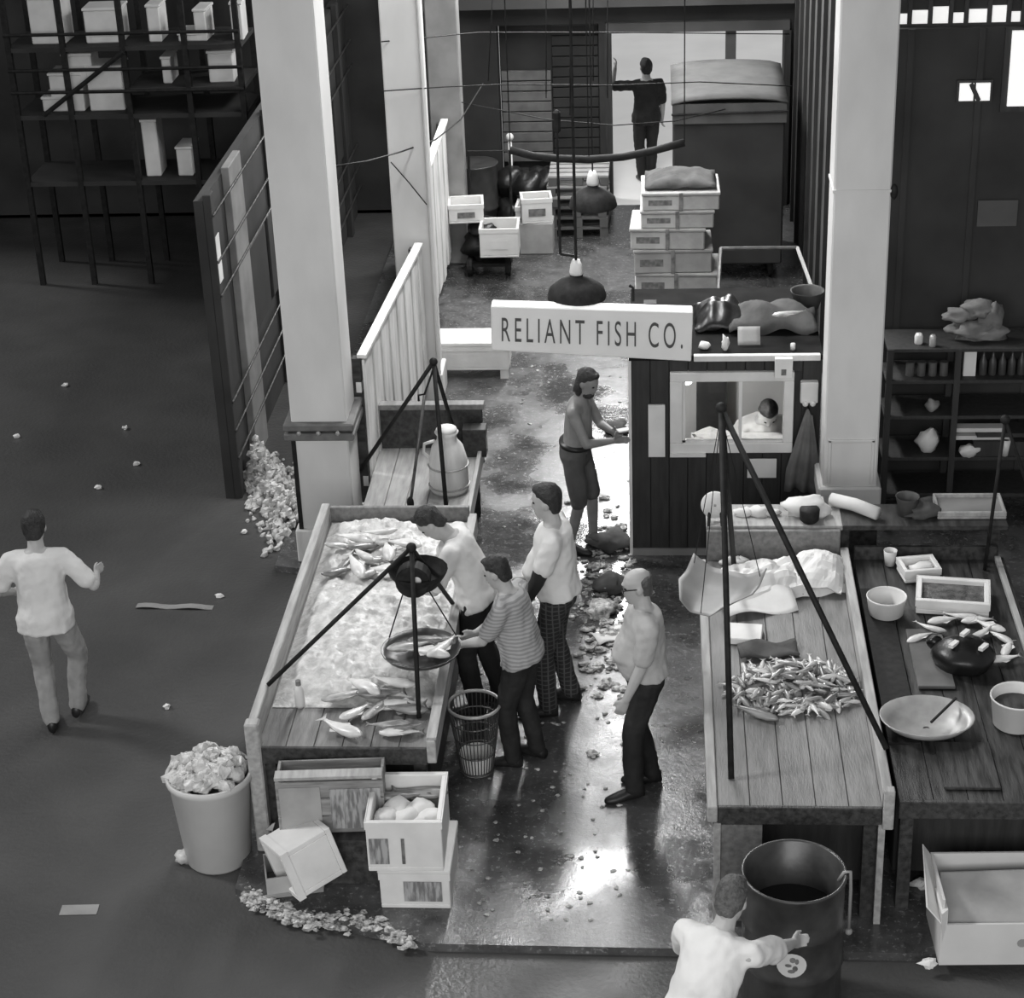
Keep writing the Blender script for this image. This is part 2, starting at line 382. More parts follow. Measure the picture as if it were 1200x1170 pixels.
# unseen roof slabs added to darken side halls and rear; frame of the long roof light
struct('shade_slab_left', B(-13, -3.1, 22.6, 24.4, 6.3, 6.5), M_WALLD)
struct('shade_slab_right', B(1.75, 8, 12.8, 24.4, 5.2, 5.4), M_WALLD)
struct('shade_slab_rear', MB().box(-3.1, -1.5, 20.5, 24.4, 6.3, 6.5).box(0, 1.75, 20.5, 24.4, 6.3, 6.5), M_WALLD)
fr = MB().box(-1.5, -1.42, 14, 23, 6.25, 6.5).box(-.08, 0, 14, 23, 6.25, 6.5).box(-1.5, 0, 13.95, 14.05, 6.25, 6.5).box(-1.5, 0, 22.95, 23.05, 6.25, 6.5)
struct('window_5', fr, M_DARKW)
# made-up, unseen frame around the added fill light behind the camera
sf = MB().box(-8.7, -8.5, -5.6, -5.45, 0, 11.2).box(5.5, 5.7, -5.6, -5.45, 0, 11.2).box(-8.7, 5.7, -5.6, -5.45, 10.95, 11.2).box(-8.7, 5.7, -5.6, -5.45, 3.8, 4.0)
struct('fill_light_frame', sf, M_DARKW)

# partition of the left-hand stall row: dark sheets, posts and pipe rails running back
pl = struct('wall_partition', B(-3.95, -3.87, 15.9, 24.1, -.06, 2.75), M_WALLD)
for i, y in enumerate((15.9, 16.7, 18.6, 20.2, 21.6, 23.2)):
    O('post', B(-3.87, -3.80, y, y+.14+.4*(i == 1), -.06, 2.8), M_WALLD if i != 1 else mat('grey_post', .24, .16, rough=.7, scale=3), pl, bev=.006)
for z in (.35, .62, .9, 1.9, 2.2, 2.62):
    O('pipe_rail', T([(-3.79, 15.9, z), (-3.79, 24, z)], .011), M_PIPE, pl, True)
for i in range(6):
    O('sheet', B(-3.87, -3.84, 17.25+i*1.1, 18.2+i*1.1, .98, 1.8), mat('sheet_dark', .03, .05, rough=.6, scale=2), pl, bev=.004)
O('notice', B(-3.80, -3.795, 15.92, 16.06, 2.0, 2.42), M_PAPER, pl)

# ------------------------------------------------------------ board fences between the columns
def fence(label, xa, ya, xb, yb, h, n, z0=.18):
    d = Vector((xb-xa, yb-ya, 0)); L_ = d.length; an = math.atan2(d.y, d.x)
    t = thing('board_fence', label, 'fence', (xa, ya, 0), an)
    wd = L_/n
    for i in range(n):
        hh = h+rnd.uniform(-.015, .015)
        O('board', B(i*wd+.004, (i+1)*wd-.006, -.012+.012*(i % 2), .012+.012*(i % 2), z0+rnd.uniform(-.03, .03), hh), M_WHITE2, t, bev=.003)
    O('rail', B(0, L_, .03, .075, .45, .54), M_WHITE2, t); O('rail', B(0, L_, .03, .075, h-.3, h-.21), M_WHITE2, t)
    O('cap_rail', B(0, L_, -.03, .05, h+.01, h+.04), M_WHITE2, t)
    for x in (.05, L_-.05): O('post', B(x-.04, x+.04, .03, .1, 0, h), M_WOODD, t)
    return t
fence('white vertical board fence between the banded column and the next column', -2.47, 15.1, -2.3, 17.94, 1.62, 15)
fence('white board fence behind the hand truck, between the second and third columns', -2.44, 18.42, -2.44, 21.96, 1.72, 14)

# ------------------------------------------------------------ counters
def counter(name, label, x0, x1, y0, y1, zt, n, top, side, left=0.0, right=0.0, back=0.0, wall=.05):
    t = thing(name, label, 'table', (x0, y0, 0))
    W_, D_ = x1-x0, y1-y0; wd = W_/n
    for i in range(n): O('plank', B(i*wd+.002, (i+1)*wd-.002, 0, D_, zt-.045-rnd.uniform(0, .003), zt-rnd.uniform(0, .004)), top, t, bev=.003)
    O('front_rail', B(0, W_, -.03, 0, zt-.12, zt+.004), M_WOODD, t, bev=.005)
    if left: O('side_board', B(-wall, 0, -.04, D_, zt-.1, zt+left), side, t, bev=.006)
    if right: O('side_board', B(W_, W_+wall, -.04, D_, zt-.1, zt+right), side, t, bev=.006)
    if back: O('back_board', B(0, W_, D_, D_+.04, zt-.1, zt+back), top, t, bev=.005)
    for x in (.02, W_-.1):
        for y in (.03, D_-.12): O('leg', B(x, x+.08, y, y+.08, 0, zt-.045), M_WOODD, t)
    O('apron', B(.02, W_-.02, .25, .28, .12, zt-.05), M_DARKW, t)
    for x in (.02, W_-.04): O('skirt', B(x, x+.02, .3, D_-.14, .1, zt-.05), M_DARKW, t)
    return t
LT = counter('fish_counter', 'long wooden fish counter heaped with ice, with a tall worn side board', -2.6, -1.5, 10.56, 13.75, .80, 6, M_WOOD, M_WOODL, .16, .07, .12, .06)
O('end_post', B(-.065, .03, -.05, .04, .0, .99), M_WOODL, LT, bev=.01)
O('edge_strip', B(1.1, 1.165, -.02, 3.1, .868, .885), M_WOODL, LT)
R1 = counter('fish_counter', 'grey wooden counter with pale edge boards carrying a spread of small fish', .33, 1.31, 9.88, 13.0, .85, 5, M_WOOD, M_WOODL, .012, .11, .24, .06)
O('leg_panel', B(.02, .27, -.02, .0, .0, .72), M_WOOD, R1); O('corner_strip', B(-.02, .02, -.035, 0, 0, .74), M_WOODL, R1); O('corner_strip', B(.96, 1.0, -.035, 0, 0, .74), M_WOODL, R1)
O('end_block', B(.98, 1.045, -.06, .0, .72, 1.0), M_WOODL, R1, bev=.006)
R2 = counter('fish_counter', 'dark wet counter with basins, foam trays and a black bundle', 1.42, 2.46, 9.98, 13.05, .83, 5, M_WOODD, M_WOODD, 0, .02, .1)
O('edge_strip', B(1.02, 1.06, -.03, 3.05, .84, .87), M_WOODL, R2)
for x in (.85, 1.0): O('corner_strip', B(x, x+.025, -.035, -.01, 0, .74), M_WOODL, R2)
O('drain_board', B(.0, .2, .6, 2.6, .832, .845), M_IRON, R2); O('gutting_board', B(.26, .5, 1.25, 2.0, .835, .86), mat('wet_board', .10, .15, rough=.35, scale=5), R2, bev=.004)
O('gutting_board', B(.28, .62, .1, .6, .835, .855), M_WOODD, R2, bev=.004)
# rear ledge behind the right-hand counters
lg = thing('ledge_shelf', 'narrow dark ledge behind the two right-hand counters, littered with scraps', 'shelf', (.33, 13.07, 0))
O('ledge_board', B(0, 1.0, 0, .36, 1.06, 1.10), M_WOODL, lg, bev=.004); O('ledge_board', B(1.0, 2.2, 0, .36, 1.06, 1.10), M_WOODD, lg, bev=.004)
for x in (.02, 1.0, 2.1): O('bracket_post', B(x, x+.06, .1, .2, 0, 1.06), M_WOODD, lg)
# low bench behind the iced counter
BL = thing('bench', 'low pale bench behind the iced counter, holding the milk can', 'bench', (-2.45, 14.0, 0))
for i in range(5): O('plank', B(i*.175+.002, (i+1)*.175-.002, 0, 1.55, .56, .60), M_WOODL, BL, bev=.004)
O('side_board', B(.875, .91, 0, 1.55, .5, .66), M_WOODL, BL, bev=.004); O('back_board', B(0, .91, 1.55, 1.59, .45, .98), M_WOODD, BL, bev=.004)
O('back_rail', B(-.02, .93, 1.5, 1.6, .98, 1.03), M_WOOD, BL, bev=.004); O('end_board', B(.75, .95, 1.35, 1.5, .6, .86), M_WOODD, BL, bev=.004)
for x in (.03, .8):
    for y in (.05, 1.42): O('leg', B(x, x+.07, y, y+.07, 0, .56), M_WOODD, BL)
O('skirt', B(.02, .88, .1, .13, .05, .56), M_WOODD, BL)

# ------------------------------------------------------------ dark timber shed with a white-framed window
S = thing('timber_shed', 'small dark timber office shed with a white-framed window and flat roof', 'shed', (-.24, 14.7, 0))
SW, SD, SH = 1.52, 1.5, 1.76
wd = .152
for i in range(10):
    a, b = i*wd+.001, (i+1)*wd-.002
    if b < .33 or a > 1.29: O('wall_board', B(a, b, 0, .03, 0, SH), M_DARKW, S, bev=.004)
    else:
        O('wall_board', B(a, b, 0, .03, 0, .97), M_DARKW, S, bev=.004); O('wall_board', B(a, b, 0, .03, 1.65, SH), M_DARKW, S, bev=.004)
for i in range(10):
    for x in (0, SW-.03): O('wall_board', B(x, x+.03, .03+i*.147, .03+(i+1)*.147-.003, 0, SH), M_DARKW, S)
O('rear_wall', B(.03, SW-.03, SD-.03, SD, 0, SH), M_PALEPL, S)
O('shed_floor', B(.03, SW-.03, .03, SD-.03, 0, .03), M_WOODD, S)
O('roof_deck', B(-.02, SW, -.02, SD+.02, SH, SH+.04), mat('tarred_roof', .010, .016, rough=.95, scale=6, spec=.1), S)
O('light_stop_lining', MB().box(.03, .32, .03, .04, 0, SH).box(1.29, SW-.03, .03, .04, 0, SH).box(.32, 1.29, .03, .04, 0, .96).box(.32, 1.29, .03, .04, 1.65, SH).box(.03, .04, .04, SD-.03, 0, SH).box(SW-.04, SW-.03, .04, SD-.03, 0, SH), M_DARKW, S)  # added behind the boards to stop lamp light leaking through the gaps
O('fascia', B(.50, SW-.02, -.05, .0, SH, SH+.05), M_WHITE, S, bev=.004)
O('corner_trim', B(-.025, .0, -.01, .06, 0, SH), M_WHITE2, S); O('skirting', B(0, SW, -.02, 0, 0, .06), M_GREY, S)
wf = O('window_frame', MB().box(.31, 1.30, -.04, .03, 1.58, 1.66).box(.31, 1.30, -.04, .03, .95, 1.04).box(.31, .41, -.04, .03, 1.04, 1.58).box(1.22, 1.30, -.04, .03, 1.04, 1.58), M_WHITE, S, bev=.006)
O('inner_frame', MB().box(.41, .435, -.02, .02, 1.04, 1.58).box(.41, 1.22, -.02, .02, 1.04, 1.06), M_WHITE2, wf); O('mullion', B(.865, .89, -.01, .02, 1.04, 1.58), M_WHITE, wf)
O('window_pane', B(.43, .87, .0, .006, 1.05, 1.58), M_GLASS, wf); O('window_pane', B(.89, 1.22, .0, .006, 1.05, 1.58), M_GLASS, wf)
O('sill', B(.31, .6, -.07, -.03, .93, .955), M_WHITE, wf)
bb = O('bulb', MB().ell((.45, .35, 1.6), (.03, .03, .04)), mat('fill_glow', 1.0, emit=6), S, True); O('fill_cord', T([(.45, .35, 1.63), (.45, .35, 1.76)], .006, 6), M_IRON, bb)  # bulb and cord are made up, added to brighten the interior
lamp('shed_fill_light', 'POINT', (-.24+.45, 14.7+.22, 1.5), (0, 0, -1), 60, shadow_soft_size=.05)  # added fill lamp, lightens the room behind the window
# things fixed to or hung on the shed
tag(O('notice_board', B(-.105+-.0, .03, 14.66, 14.685, .92, 1.38), M_PAPER), 'tall blank white notice on the shed wall left of the window', 'notice').location = (0, 0, 0)
one('card', B(0, .235, 0, .008, 0, .17), M_PAPER, 'small white card pinned below the shed window', 'card', (.70, 14.655, .73))
pv = thing('paper_bin', 'small white paper box on the top corner of the shed window frame', 'box', (.90, 14.60, 1.66-.03))
O('box_body', B(0, .14, 0, .06, 0, .17), M_WHITE, pv, bev=.004); O('slot', B(.05, .09, -.004, 0, .03, .08), M_INK, pv)
sb = thing('switch_box', 'white switch box beside the shed window above the hanging apron', 'switch', (1.11, 14.63, 1.40))
O('cover', B(0, .14, 0, .07, 0, .18), M_WHITE, sb, bev=.008); O('knob', MB().ell((.04, .0, .0), .025), M_WHITE, sb); O('knob', MB().ell((.1, .0, .0), .025), M_WHITE, sb)
def apron(u, v):
    wdt = .03+.11*min(1, v*1.4); x = (u-.5)*2*wdt - .04*v; return (x, -.02+.028*math.sin(u*17+v*2)*v, -.72*v+.03*math.sin(u*5))
ap = thing('hanging_apron', 'dark crumpled apron hanging from a hook on the shed wall', 'apron', (1.18, 14.64, 1.33))
O('cloth', MB().sheet(apron, 18, 10), mat('grey_rag', .10, .16, rough=.9, scale=5, bump=.3), ap, True); O('hook', T([(0, .06, .01), (0, 0, 0), (0, -.01, .03)], .008, 6), M_IRON, ap)

# ------------------------------------------------------------ the sign
SY = 14.46
a0, a1, a2, a3 = PY(576, 411, SY), PY(810, 424, SY), PY(812, 366, SY), PY(575, 359, SY)
sg = thing('shop_sign', 'long white sign board lettered RELIANT FISH CO. projecting from the shed', 'sign', (a0.x, SY, a0.z))
loc = lambda p: (p.x-a0.x, p.z-a0.z)
q = [loc(p) for p in (a0, a1, a2, a3)]
O('board', MB().hexa([(q[0][0], 0, q[0][1]), (q[1][0], 0, q[1][1]), (q[1][0], .15, q[1][1]), (q[0][0], .15, q[0][1]), (q[3][0], 0, q[3][1]), (q[2][0], 0, q[2][1]), (q[2][0], .15, q[2][1]), (q[3][0], .15, q[3][1])]), M_SIGN, sg, bev=.008)
cu = bpy.data.curves.new('lettering', 'FONT'); cu.body = 'RELIANT FISH CO.'; cu.size = .3; cu.extrude = .003; cu.offset = -.001; cu.space_character = 1.42; cu.space_word = .8
to = bpy.data.objects.new('tmp', cu); C.objects.link(to); bpy.context.view_layer.update()
me = bpy.data.meshes.new_from_object(to.evaluated_get(bpy.context.evaluated_depsgraph_get())); bpy.data.objects.remove(to)
xs_ = [v.co.x for v in me.vertices]; ys_ = [v.co.y for v in me.vertices]; mx, Mx, my, My = min(xs_), max(xs_), min(ys_), max(ys_)
p0, p1, p2, p3 = [loc(PY(x, y, SY)) for x, y in ((588, 400), (800, 408.5), (800, 379), (588, 372))]
for v in me.vertices:
    u = (v.co.x-mx)/(Mx-mx); t = (v.co.y-my)/(My-my)
    x = (p0[0]*(1-u)+p1[0]*u)*(1-t)+(p3[0]*(1-u)+p2[0]*u)*t; z = (p0[1]*(1-u)+p1[1]*u)*(1-t)+(p3[1]*(1-u)+p2[1]*u)*t
    v.co = (x, -.004-v.co.z, z)
me.materials.clear(); me.materials.append(M_LETTER)
lo_ = O('lettering', me, M_LETTER, sg); lo_['label'] = 'dark hand-painted letters reading RELIANT FISH CO.'
br = T([(1.12, .08, q[3][1]+.0), (1.12, .08, q[3][1]+.11), (1.09, .08, q[3][1]+.13)], .012, 6); O('hanger_hook', br, M_IRON, sg)
O('bracket', B(1.2, 1.3, .15, .24, .02, q[3][1]-.05), M_IRON, sg)

# ------------------------------------------------------------ pendant lamps, curved bar, wires
def shade_prof(R): return [(R, 0), (R, .01), (R*.93, .07), (R*.62, .13), (R*.22, .17), (R*.22, .19)]
def pendant(label, px, py, Y, R):
    p = PY(px, py, Y); t = thing('pendant_lamp', label, 'lamp', p)
    prof = shade_prof(R); O('shade', MB().lathe(prof+[(r-.004, z-.006) for r, z in reversed(prof)][1:], 28, None, False), M_IRON, t, True)
    O('neck', MB().lathe([(.05, .19), (.055, .21), (.045, .27), (.03, .31)], 14, None, True, True), M_WHITE, t, True)
    O('bulb', MB().ell((0, 0, .06), (.04, .04, .06)), M_PALEPL, t, True)
    return t, p
l1, P1 = pendant('dark enamel pendant lamp with a white neck hanging just behind the sign', 676, 348, 14.75, .235)
O('rod', T([(0, 0, .3), (0, 0, 6.3-P1.z)], .013, 6), M_IRON, l1)
x2 = PY(655, 240, 14.75).x-P1.x
O('chain', T([(x2, .0, .36), (x2, 0, 1.36)], .012, 6), M_IRON, l1); O('chain_link', T([(x2, 0, .36), (0, 0, .34)], .012, 6), M_IRON, l1)
O('pulley', MB().cbox((x2, 0, 1.42), (.06, .05, .18)), M_IRON, l1, bev=.02)
l2, P2 = pendant('dark enamel pendant lamp hanging over the bright floor beyond the curved bar', 695, 241, 16.6, .21)
O('rod', T([(0, 0, .3), (0, 0, 6.3-P2.z)], .008, 6), M_IRON, l2)
pts = [PY(x, y, 15.2) for x, y in ((598, 176), (625, 183), (655, 186), (690, 187), (730, 184), (765, 177), (802, 167))]
cb = thing('curved_bar', 'thick curved iron bar slung above the aisle over the pendant lamps', 'bar', pts[3])
O('bar', T([p-pts[3] for p in pts], .032, 8), M_IRON, cb, True)
for p in (pts[0], pts[3], pts[6]): O('hanger_wire', T([p-pts[3], p-pts[3]+Vector((0, 0, 6.3-p.z))], .005, 5), M_IRON, cb)
def wire(label, pix, r=.006, sag=None):
    p = [PY(x, y, Y) for x, y, Y in pix]
    o = one('wire', T([a-p[0] for a in p], r, 5), M_IRON, label, 'wire', p[0], smooth=True)
wire('thin wire strung highest across the back wall above the doorway', [(447, 49, 17.9), (500, 44, 18.5), (560, 38, 20), (720, 38, 22), (925, 40, 24)])
wire('thin wire strung across the aisle at the silhouetted man\'s chest', [(447, 107, 17.9), (520, 102, 18), (590, 99, 18.5), (720, 100, 19), (820, 96, 19.5), (928, 101, 21)])
wire('thin wire strung across the aisle at the silhouetted man\'s waist', [(541, 120, 21.98), (590, 130, 20), (640, 140, 20), (720, 147, 20), (790, 142, 20.5), (850, 128, 21.2)])
wire('slack wire looping from the banded column to the third column', [(384, 196, 15), (430, 189, 16), (470, 178, 17.5), (510, 164, 19), (540, 140, 21), (566, 98, 22)], .008)
wire('slanting wire running down the second column to the fence', [(458, 190, 17.93), (480, 215, 17.93), (500, 240, 17.93)])
for i, x in enumerate((572, 640, 668, 695, 712)):
    wire('thin vertical cord dropping from the roof in front of the loading bay', [(x+(8 if i == 0 else 0), -60, 17+i*.3), (x, 95+20*(i % 3), 17+i*.3)], .005)
for o in [o for o in C.objects if o.name.startswith('wire') and 'cord' in o['label']]: o['group'] = 'cords hanging before the loading bay'
# ------------------------------------------------------------ tripods and hanging scales
def tripod(label, apex, feet, r=.018, ma=None):
    a = Vector(apex); t = thing('scale_tripod', label, 'tripod', (a.x, a.y, feet[0][2]))
    b = Vector((a.x, a.y, feet[0][2]))
    for f in feet: O('leg', T([a-b, Vector(f)-b], r, 8), ma or M_IRON, t, True)
    O('apex_joint', MB().ell(tuple(a-b), .035), M_IRON, t, True)
    return t
def hscale(label, apex, drop, pan_px=None, pr=.2, dial=.11, pan='round', pz=None):
    a = Vector(apex); t = thing('hanging_scale', label, 'scale', a-Vector((0, 0, .04)))
    O('hook', T([(0, 0, 0), (.02, 0, -.04), (0, 0, -.08)], .008, 6), M_IRON, t)
    if dial:
        Mx = Matrix.Translation((0, -.0, -.08-dial)) @ Matrix.Rotation(PI/2, 4, 'X')
        O('dial_case', MB().lathe([(dial, -.05), (dial, .05), (dial*.9, .06)], 20, Mx, True, True), M_IRON, t); O('dial_face', MB().ell((.03, -.062, -.06-dial), (.03, .006, .03)), M_PALEPL, t)
    zz = -drop
    if pan == 'round':
        O('pan', MB().lathe([(0.01, 0), (pr*.6, .005), (pr*.92, .03), (pr, .06), (pr-.006, .062), (pr*.9, .036), (pr*.6, .012), (.01, .008)], 24, Matrix.Translation((.02, 0, zz))), M_DRUM, t, True)
        for k in range(3):
            an = 2*PI*k/3+.5; O('chain', T([(0, 0, -.08), (.02+pr*math.cos(an), pr*math.sin(an), zz+.06)], .005, 5), M_IRON, t)
    return t
A2 = PY(482, 642, 11.35)
tripod('black iron tripod over the ice with one foot on the tall side board', A2, [G(314, 803, .96), G(491, 842, .805), G(531, 708, .87)], .016)
hs = hscale('dark dial scale with a round fish pan hung over the ice', A2, .78, pr=.27, dial=.115)
O('weigh_basket', MB().lathe([(.13, -.34), (.19, -.25), (.2, -.22)], 18, Matrix.Translation((.02, .1, .05))), M_IRON, hs, True)
A1 = PY(508, 424, 14.75)
tripod('black iron tripod on the low bench straddling the milk can', A1, [G(421, 553, .605), G(523, 596, .605), (A1.x+.1, 15.45, .605)], .018)
sr = thing('steelyard', 'pale steelyard rod with a hook hanging from the bench tripod', 'scale', A1-Vector((0, 0, .05)))
e0 = PY(498, 470, 14.6)-sr.location; e1 = PY(481, 590, 14.35)-sr.location
O('hook', T([(0, 0, 0), e0+Vector((.0, 0, .06)), e0+Vector((-.05, 0, .05)), e0+Vector((-.05, 0, 0))], .01, 6), M_IRON, sr, True)
O('rod', T([e0+Vector((0, 0, .05)), e1], .014, 6), M_PIPE, sr, True); O('poise', MB().ell(tuple(e1), (.03, .03, .06)), M_IRON, sr, True)
A3 = PY(845, 478, 11.35)
tripod('tall black iron tripod standing on the grey counter of small fish', A3, [G(857, 913, .852), G(1039, 878, .965), (A3.x+.16, 12.85, .852)], .019)
hs3 = thing('hanging_scale', 'grey sheet-metal scoop pan hung by wires over the grey counter edge', 'scale', A3-Vector((0, 0, .04)))
pc = PY(838, 700, 11.36)-hs3.location
def scoop(u, v):
    x = (u-.5)*.52; y = (v-.5)*.5
    k = abs(u-.5)*2; taper = 1-.45*max(0, .5-v)*2
    z = .10*max(0, (k-.45))**1.2*1.6 + (.07*max(0, v-.75)*4)
    a = rad(-24); X, Y = x*taper, y
    return (pc.x+X*math.cos(a)-Y*math.sin(a), pc.y+X*math.sin(a)+Y*math.cos(a), pc.z+z)
O('scoop_pan', MB().sheet(scoop, 16, 14, .006), M_GREY, hs3, True)
for u, v in ((.05, .9), (.95, .9), (.5, .02)): O('wire', T([(0, 0, 0), Vector(scoop(u, v))], .003, 5), M_IRON, hs3)
A4 = PY(1178, 492, 12.9)
tripod('thin iron tripod on the far end of the dark counter', A4, [G(1154, 668, .832), G(1200+28, 640, .832), (A4.x-.05, 12.95, .832)], .013)

# ------------------------------------------------------------ fish
def fish_mesh(name, L_, hgt, thk, ma, bend=0.0):
    mb = MB(); R_ = []
    prof = [(0, .12, .2), (.06, .5, .6), (.2, .9, 1), (.4, 1, .95), (.6, .78, .7), (.78, .42, .38), (.88, .26, .2), (.93, .3, .12)]
    for t, h_, k in prof:
        x = (t-.5)*L_; off = bend*L_*((t-.4)**2)
        R_.append(((x, off, 0), (0, k*thk/2, 0), (0, 0, h_*hgt/2)))
    mb.loft(R_, 8)
    x = .42*L_; o = bend*L_*.28
    mb.add([(x, o-.003, 0), (x+.13*L_, o*1.4, hgt*.55), (x+.09*L_, o*1.3, 0), (x+.13*L_, o*1.4, -hgt*.55), (x, o+.003, 0)], [(0, 2, 1), (0, 3, 2), (4, 1, 2), (4, 2, 3)])
    mb.add([(-.12*L_, 0, hgt*.45), (.02*L_, .002, hgt*.72), (.2*L_, 0, hgt*.36)], [(0, 1, 2)])
    mb.add([(.02*L_, 0, -hgt*.45), (.12*L_, .002, -hgt*.66), (.2*L_, 0, -hgt*.36)], [(0, 1, 2)])
    return mb.mesh(name, ma, True)
SM = [fish_mesh('small_fish', .17, .042, .028, m_, b) for m_, b in ((M_FISH, .12), (M_FISHW, -.15), (M_FISHD, .05), (M_FISH, -.2))]
BM = [fish_mesh('fish', .36, .11, .065, m_, b) for m_, b in ((M_FISH, .1), (M_FISHW, -.1), (M_FISHD, .15), (M_FISHW, .2))]
def put_fish(me, name, x, y, z, an, label, group, lie=1, scale=1, tilt=0):
    o = bpy.data.objects.new(name, me); C.objects.link(o); o.location = (x, y, z); o.scale = (scale,)*3
    o.rotation_euler = (PI/2*lie+rnd.uniform(-.35, .35), tilt, an); return tag(o, label, 'fish', group)
n = 0
while n < 170:
    x = rnd.uniform(.42, 1.27); y = rnd.uniform(10.74, 11.56)
    cx_, cy_ = (x-.88)/.44, (y-11.2)/.36
    if cx_*cx_+cy_*cy_ > 1 or (x < .6 and y > 11.5): continue
    h = .10*max(0, 1-(cx_*cx_+cy_*cy_))
    put_fish(rnd.choice(SM), 'small_fish', x, y, .866+rnd.uniform(0, 1)*h, rnd.uniform(0, 2*PI), 'small silvery fish in the loose pile on the grey counter', 'small fish piled on the grey counter', 1, rnd.uniform(.75, 1.1), rnd.uniform(-.25, .25)); n += 1
put_fish(fish_mesh('fish', .34, .08, .05, M_FISHD, .05), 'fish', G(885, 835, .88).x, G(885, 835, .88).y, .88, 2.6, 'single larger dark fish lying before the pile of small fish', None)
# ice bed on the left-hand counter
def icez(x, y):
    ed = min(1, (x+2.58)/.12, (-1.52-x)/.14, (y-11.05)/.35, (13.7-y)/.15)
    return .80+max(0, ed)*(.05+.06*noise.noise(Vector((x*2, y*2, 1)))+.035*noise.noise(Vector((x*11, y*11, 4)))+.02*noise.noise(Vector((x*26, y*26, 2)))+.05*math.exp(-((x+2.1)**2)/.12))
nx, ny = 60, 120; vs = []; fs = []
for i in range(nx+1):
    for j in range(ny+1):
        x = -2.585+1.08*i/nx; y = 11.02+2.7*j/ny; vs.append((x, y, icez(x, y)+.002))
for i in range(nx):
    for j in range(ny): a = i*(ny+1)+j; fs.append((a, a+ny+1, a+ny+2, a+1))
one('crushed_ice', MB().add(vs, fs), M_ICE, 'bed of crushed ice spread over the left-hand fish counter', 'ice', smooth=True, kind='stuff')
def on_ice(px, py):
    p = G(px, py, .9); return p.x, p.y
k = 0
for px, py, an in [(400, 640, .2), (415, 634, 2.8), (430, 640, .5), (445, 632, 3.4), (462, 640, .1), (474, 648, 2.6), (405, 655, 1.2), (425, 652, 2.2), (440, 655, .4), (455, 655, 1.8), (470, 664, 2.9), (418, 668, 2.0), (436, 670, .9), (452, 672, 2.7), (398, 664, .6), (464, 676, .3)]:
    x, y = on_ice(px, py); put_fish(BM[k % 4], 'fish', x, y, max(.83, icez(x, y))+.035+.03*(k % 2), an, 'pale fish heaped on the ice at the far end of the left counter', 'fish at the far end of the ice bed', 1, rnd.uniform(.7, .95), rnd.uniform(-.2, .2)); k += 1
for px, py, an in [(405, 808, .4), (425, 800, 2.4), (445, 806, .2), (462, 796, 2.9), (440, 822, 1.0), (468, 816, .1), (492, 822, 3.0), (415, 826, .9), (455, 840, 3.2), (480, 848, .15), (510, 846, .2), (400, 845, 2.5)]:
    x, y = on_ice(px, py); x = min(x, -1.68); put_fish(BM[k % 4], 'fish', x, y, icez(x, y)+.04, an, 'fish lying loose at the near end of the left counter', 'fish at the near end of the left counter', 1, rnd.uniform(.75, 1), rnd.uniform(-.1, .1)); k += 1
pp = hs.location+Vector((.02, 0, -.78))
for dx, dy, an in ((-.08, .02, .3), (.06, -.05, 2.8), (.05, .09, .1), (.14, .0, 1.0)):
    put_fish(BM[k % 4], 'fish', pp.x+dx, pp.y+dy, pp.z+.065, an, 'fish lying in the round pan of the hanging scale', 'fish in the scale pan', 1, .85, 0); k += 1
bt = thing('bottle', 'small white bottle standing beside the tall side board of the iced counter', 'bottle', (G(352, 828, .8).x, G(352, 828, .8).y, .8))
O('body', MB().lathe([(.03, 0), (.034, .02), (.034, .13), (.016, .17)], 14, None, True, True), M_PALEPL, bt, True); O('cap', MB().lathe([(.018, .165), (.018, .2)], 12, None, True, True), M_INK, bt)
# scattered ice splash beside the banded column
sp = MB()
for i in range(900):
    u = rnd.random(); v = rnd.gauss(0, .16); x = -3.78+u*.6+v*.4; y = 16.5-u*1.3+v
    if x < -3.84 or (x > -3.06 and y > 14.5): continue
    sp.lump((x, y, -.06+rnd.uniform(.005, .03+.3*math.exp(-v*v*60))), rnd.uniform(.012, .045), i, .5, None, 5, 4)
one('ice_spill', sp, M_ICE, 'heap of ice chips spilled on the floor beside the banded column', 'ice', kind='stuff')

# ------------------------------------------------------------ containers
def foam_box(name, label, cat, loc, dims, rz=0, th=.03, ma=None, group=None, rot=None, z0=0, rim=True):
    w_, d_, h_ = dims; t = thing(name, label, cat, loc, rz, group, rot); ma = ma or M_WHITE
    mb = MB().box(-w_/2, w_/2, -d_/2, d_/2, 0, th)
    mb.box(-w_/2, w_/2, -d_/2, -d_/2+th, th, h_).box(-w_/2, w_/2, d_/2-th, d_/2, th, h_).box(-w_/2, -w_/2+th, -d_/2+th, d_/2-th, th, h_).box(w_/2-th, w_/2, -d_/2+th, d_/2-th, th, h_)
    O('body', mb, ma, t, bev=.005)
    if rim: O('rim', MB().box(-w_/2-.006, w_/2+.006, -d_/2-.006, -d_/2, h_-.05, h_).box(-w_/2-.006, w_/2+.006, d_/2, d_/2+.006, h_-.05, h_).box(-w_/2-.006, -w_/2, -d_/2, d_/2, h_-.05, h_).box(w_/2, w_/2+.006, -d_/2, d_/2, h_-.05, h_), ma, t)
    return t
bx0 = G(484, 1066, 0)
b1 = foam_box('foam_box', 'closed white fish box at the bottom of the stack of two', 'box', (bx0.x+.02, bx0.y+.27, 0), (.44, .52, .27))
O('lid', B(-.23, .23, -.27, .27, .27, .30), M_WHITE, b1, bev=.006); O('printed_panel', B(-.07, .17, -.268, -.266, .06, .21), M_PRINT, b1)
b2 = foam_box('foam_box', 'open white fish box on top of the stack, filled with pale fish', 'box', (bx0.x-.03, bx0.y+.26, .302), (.47, .54, .37), rad(1.5))
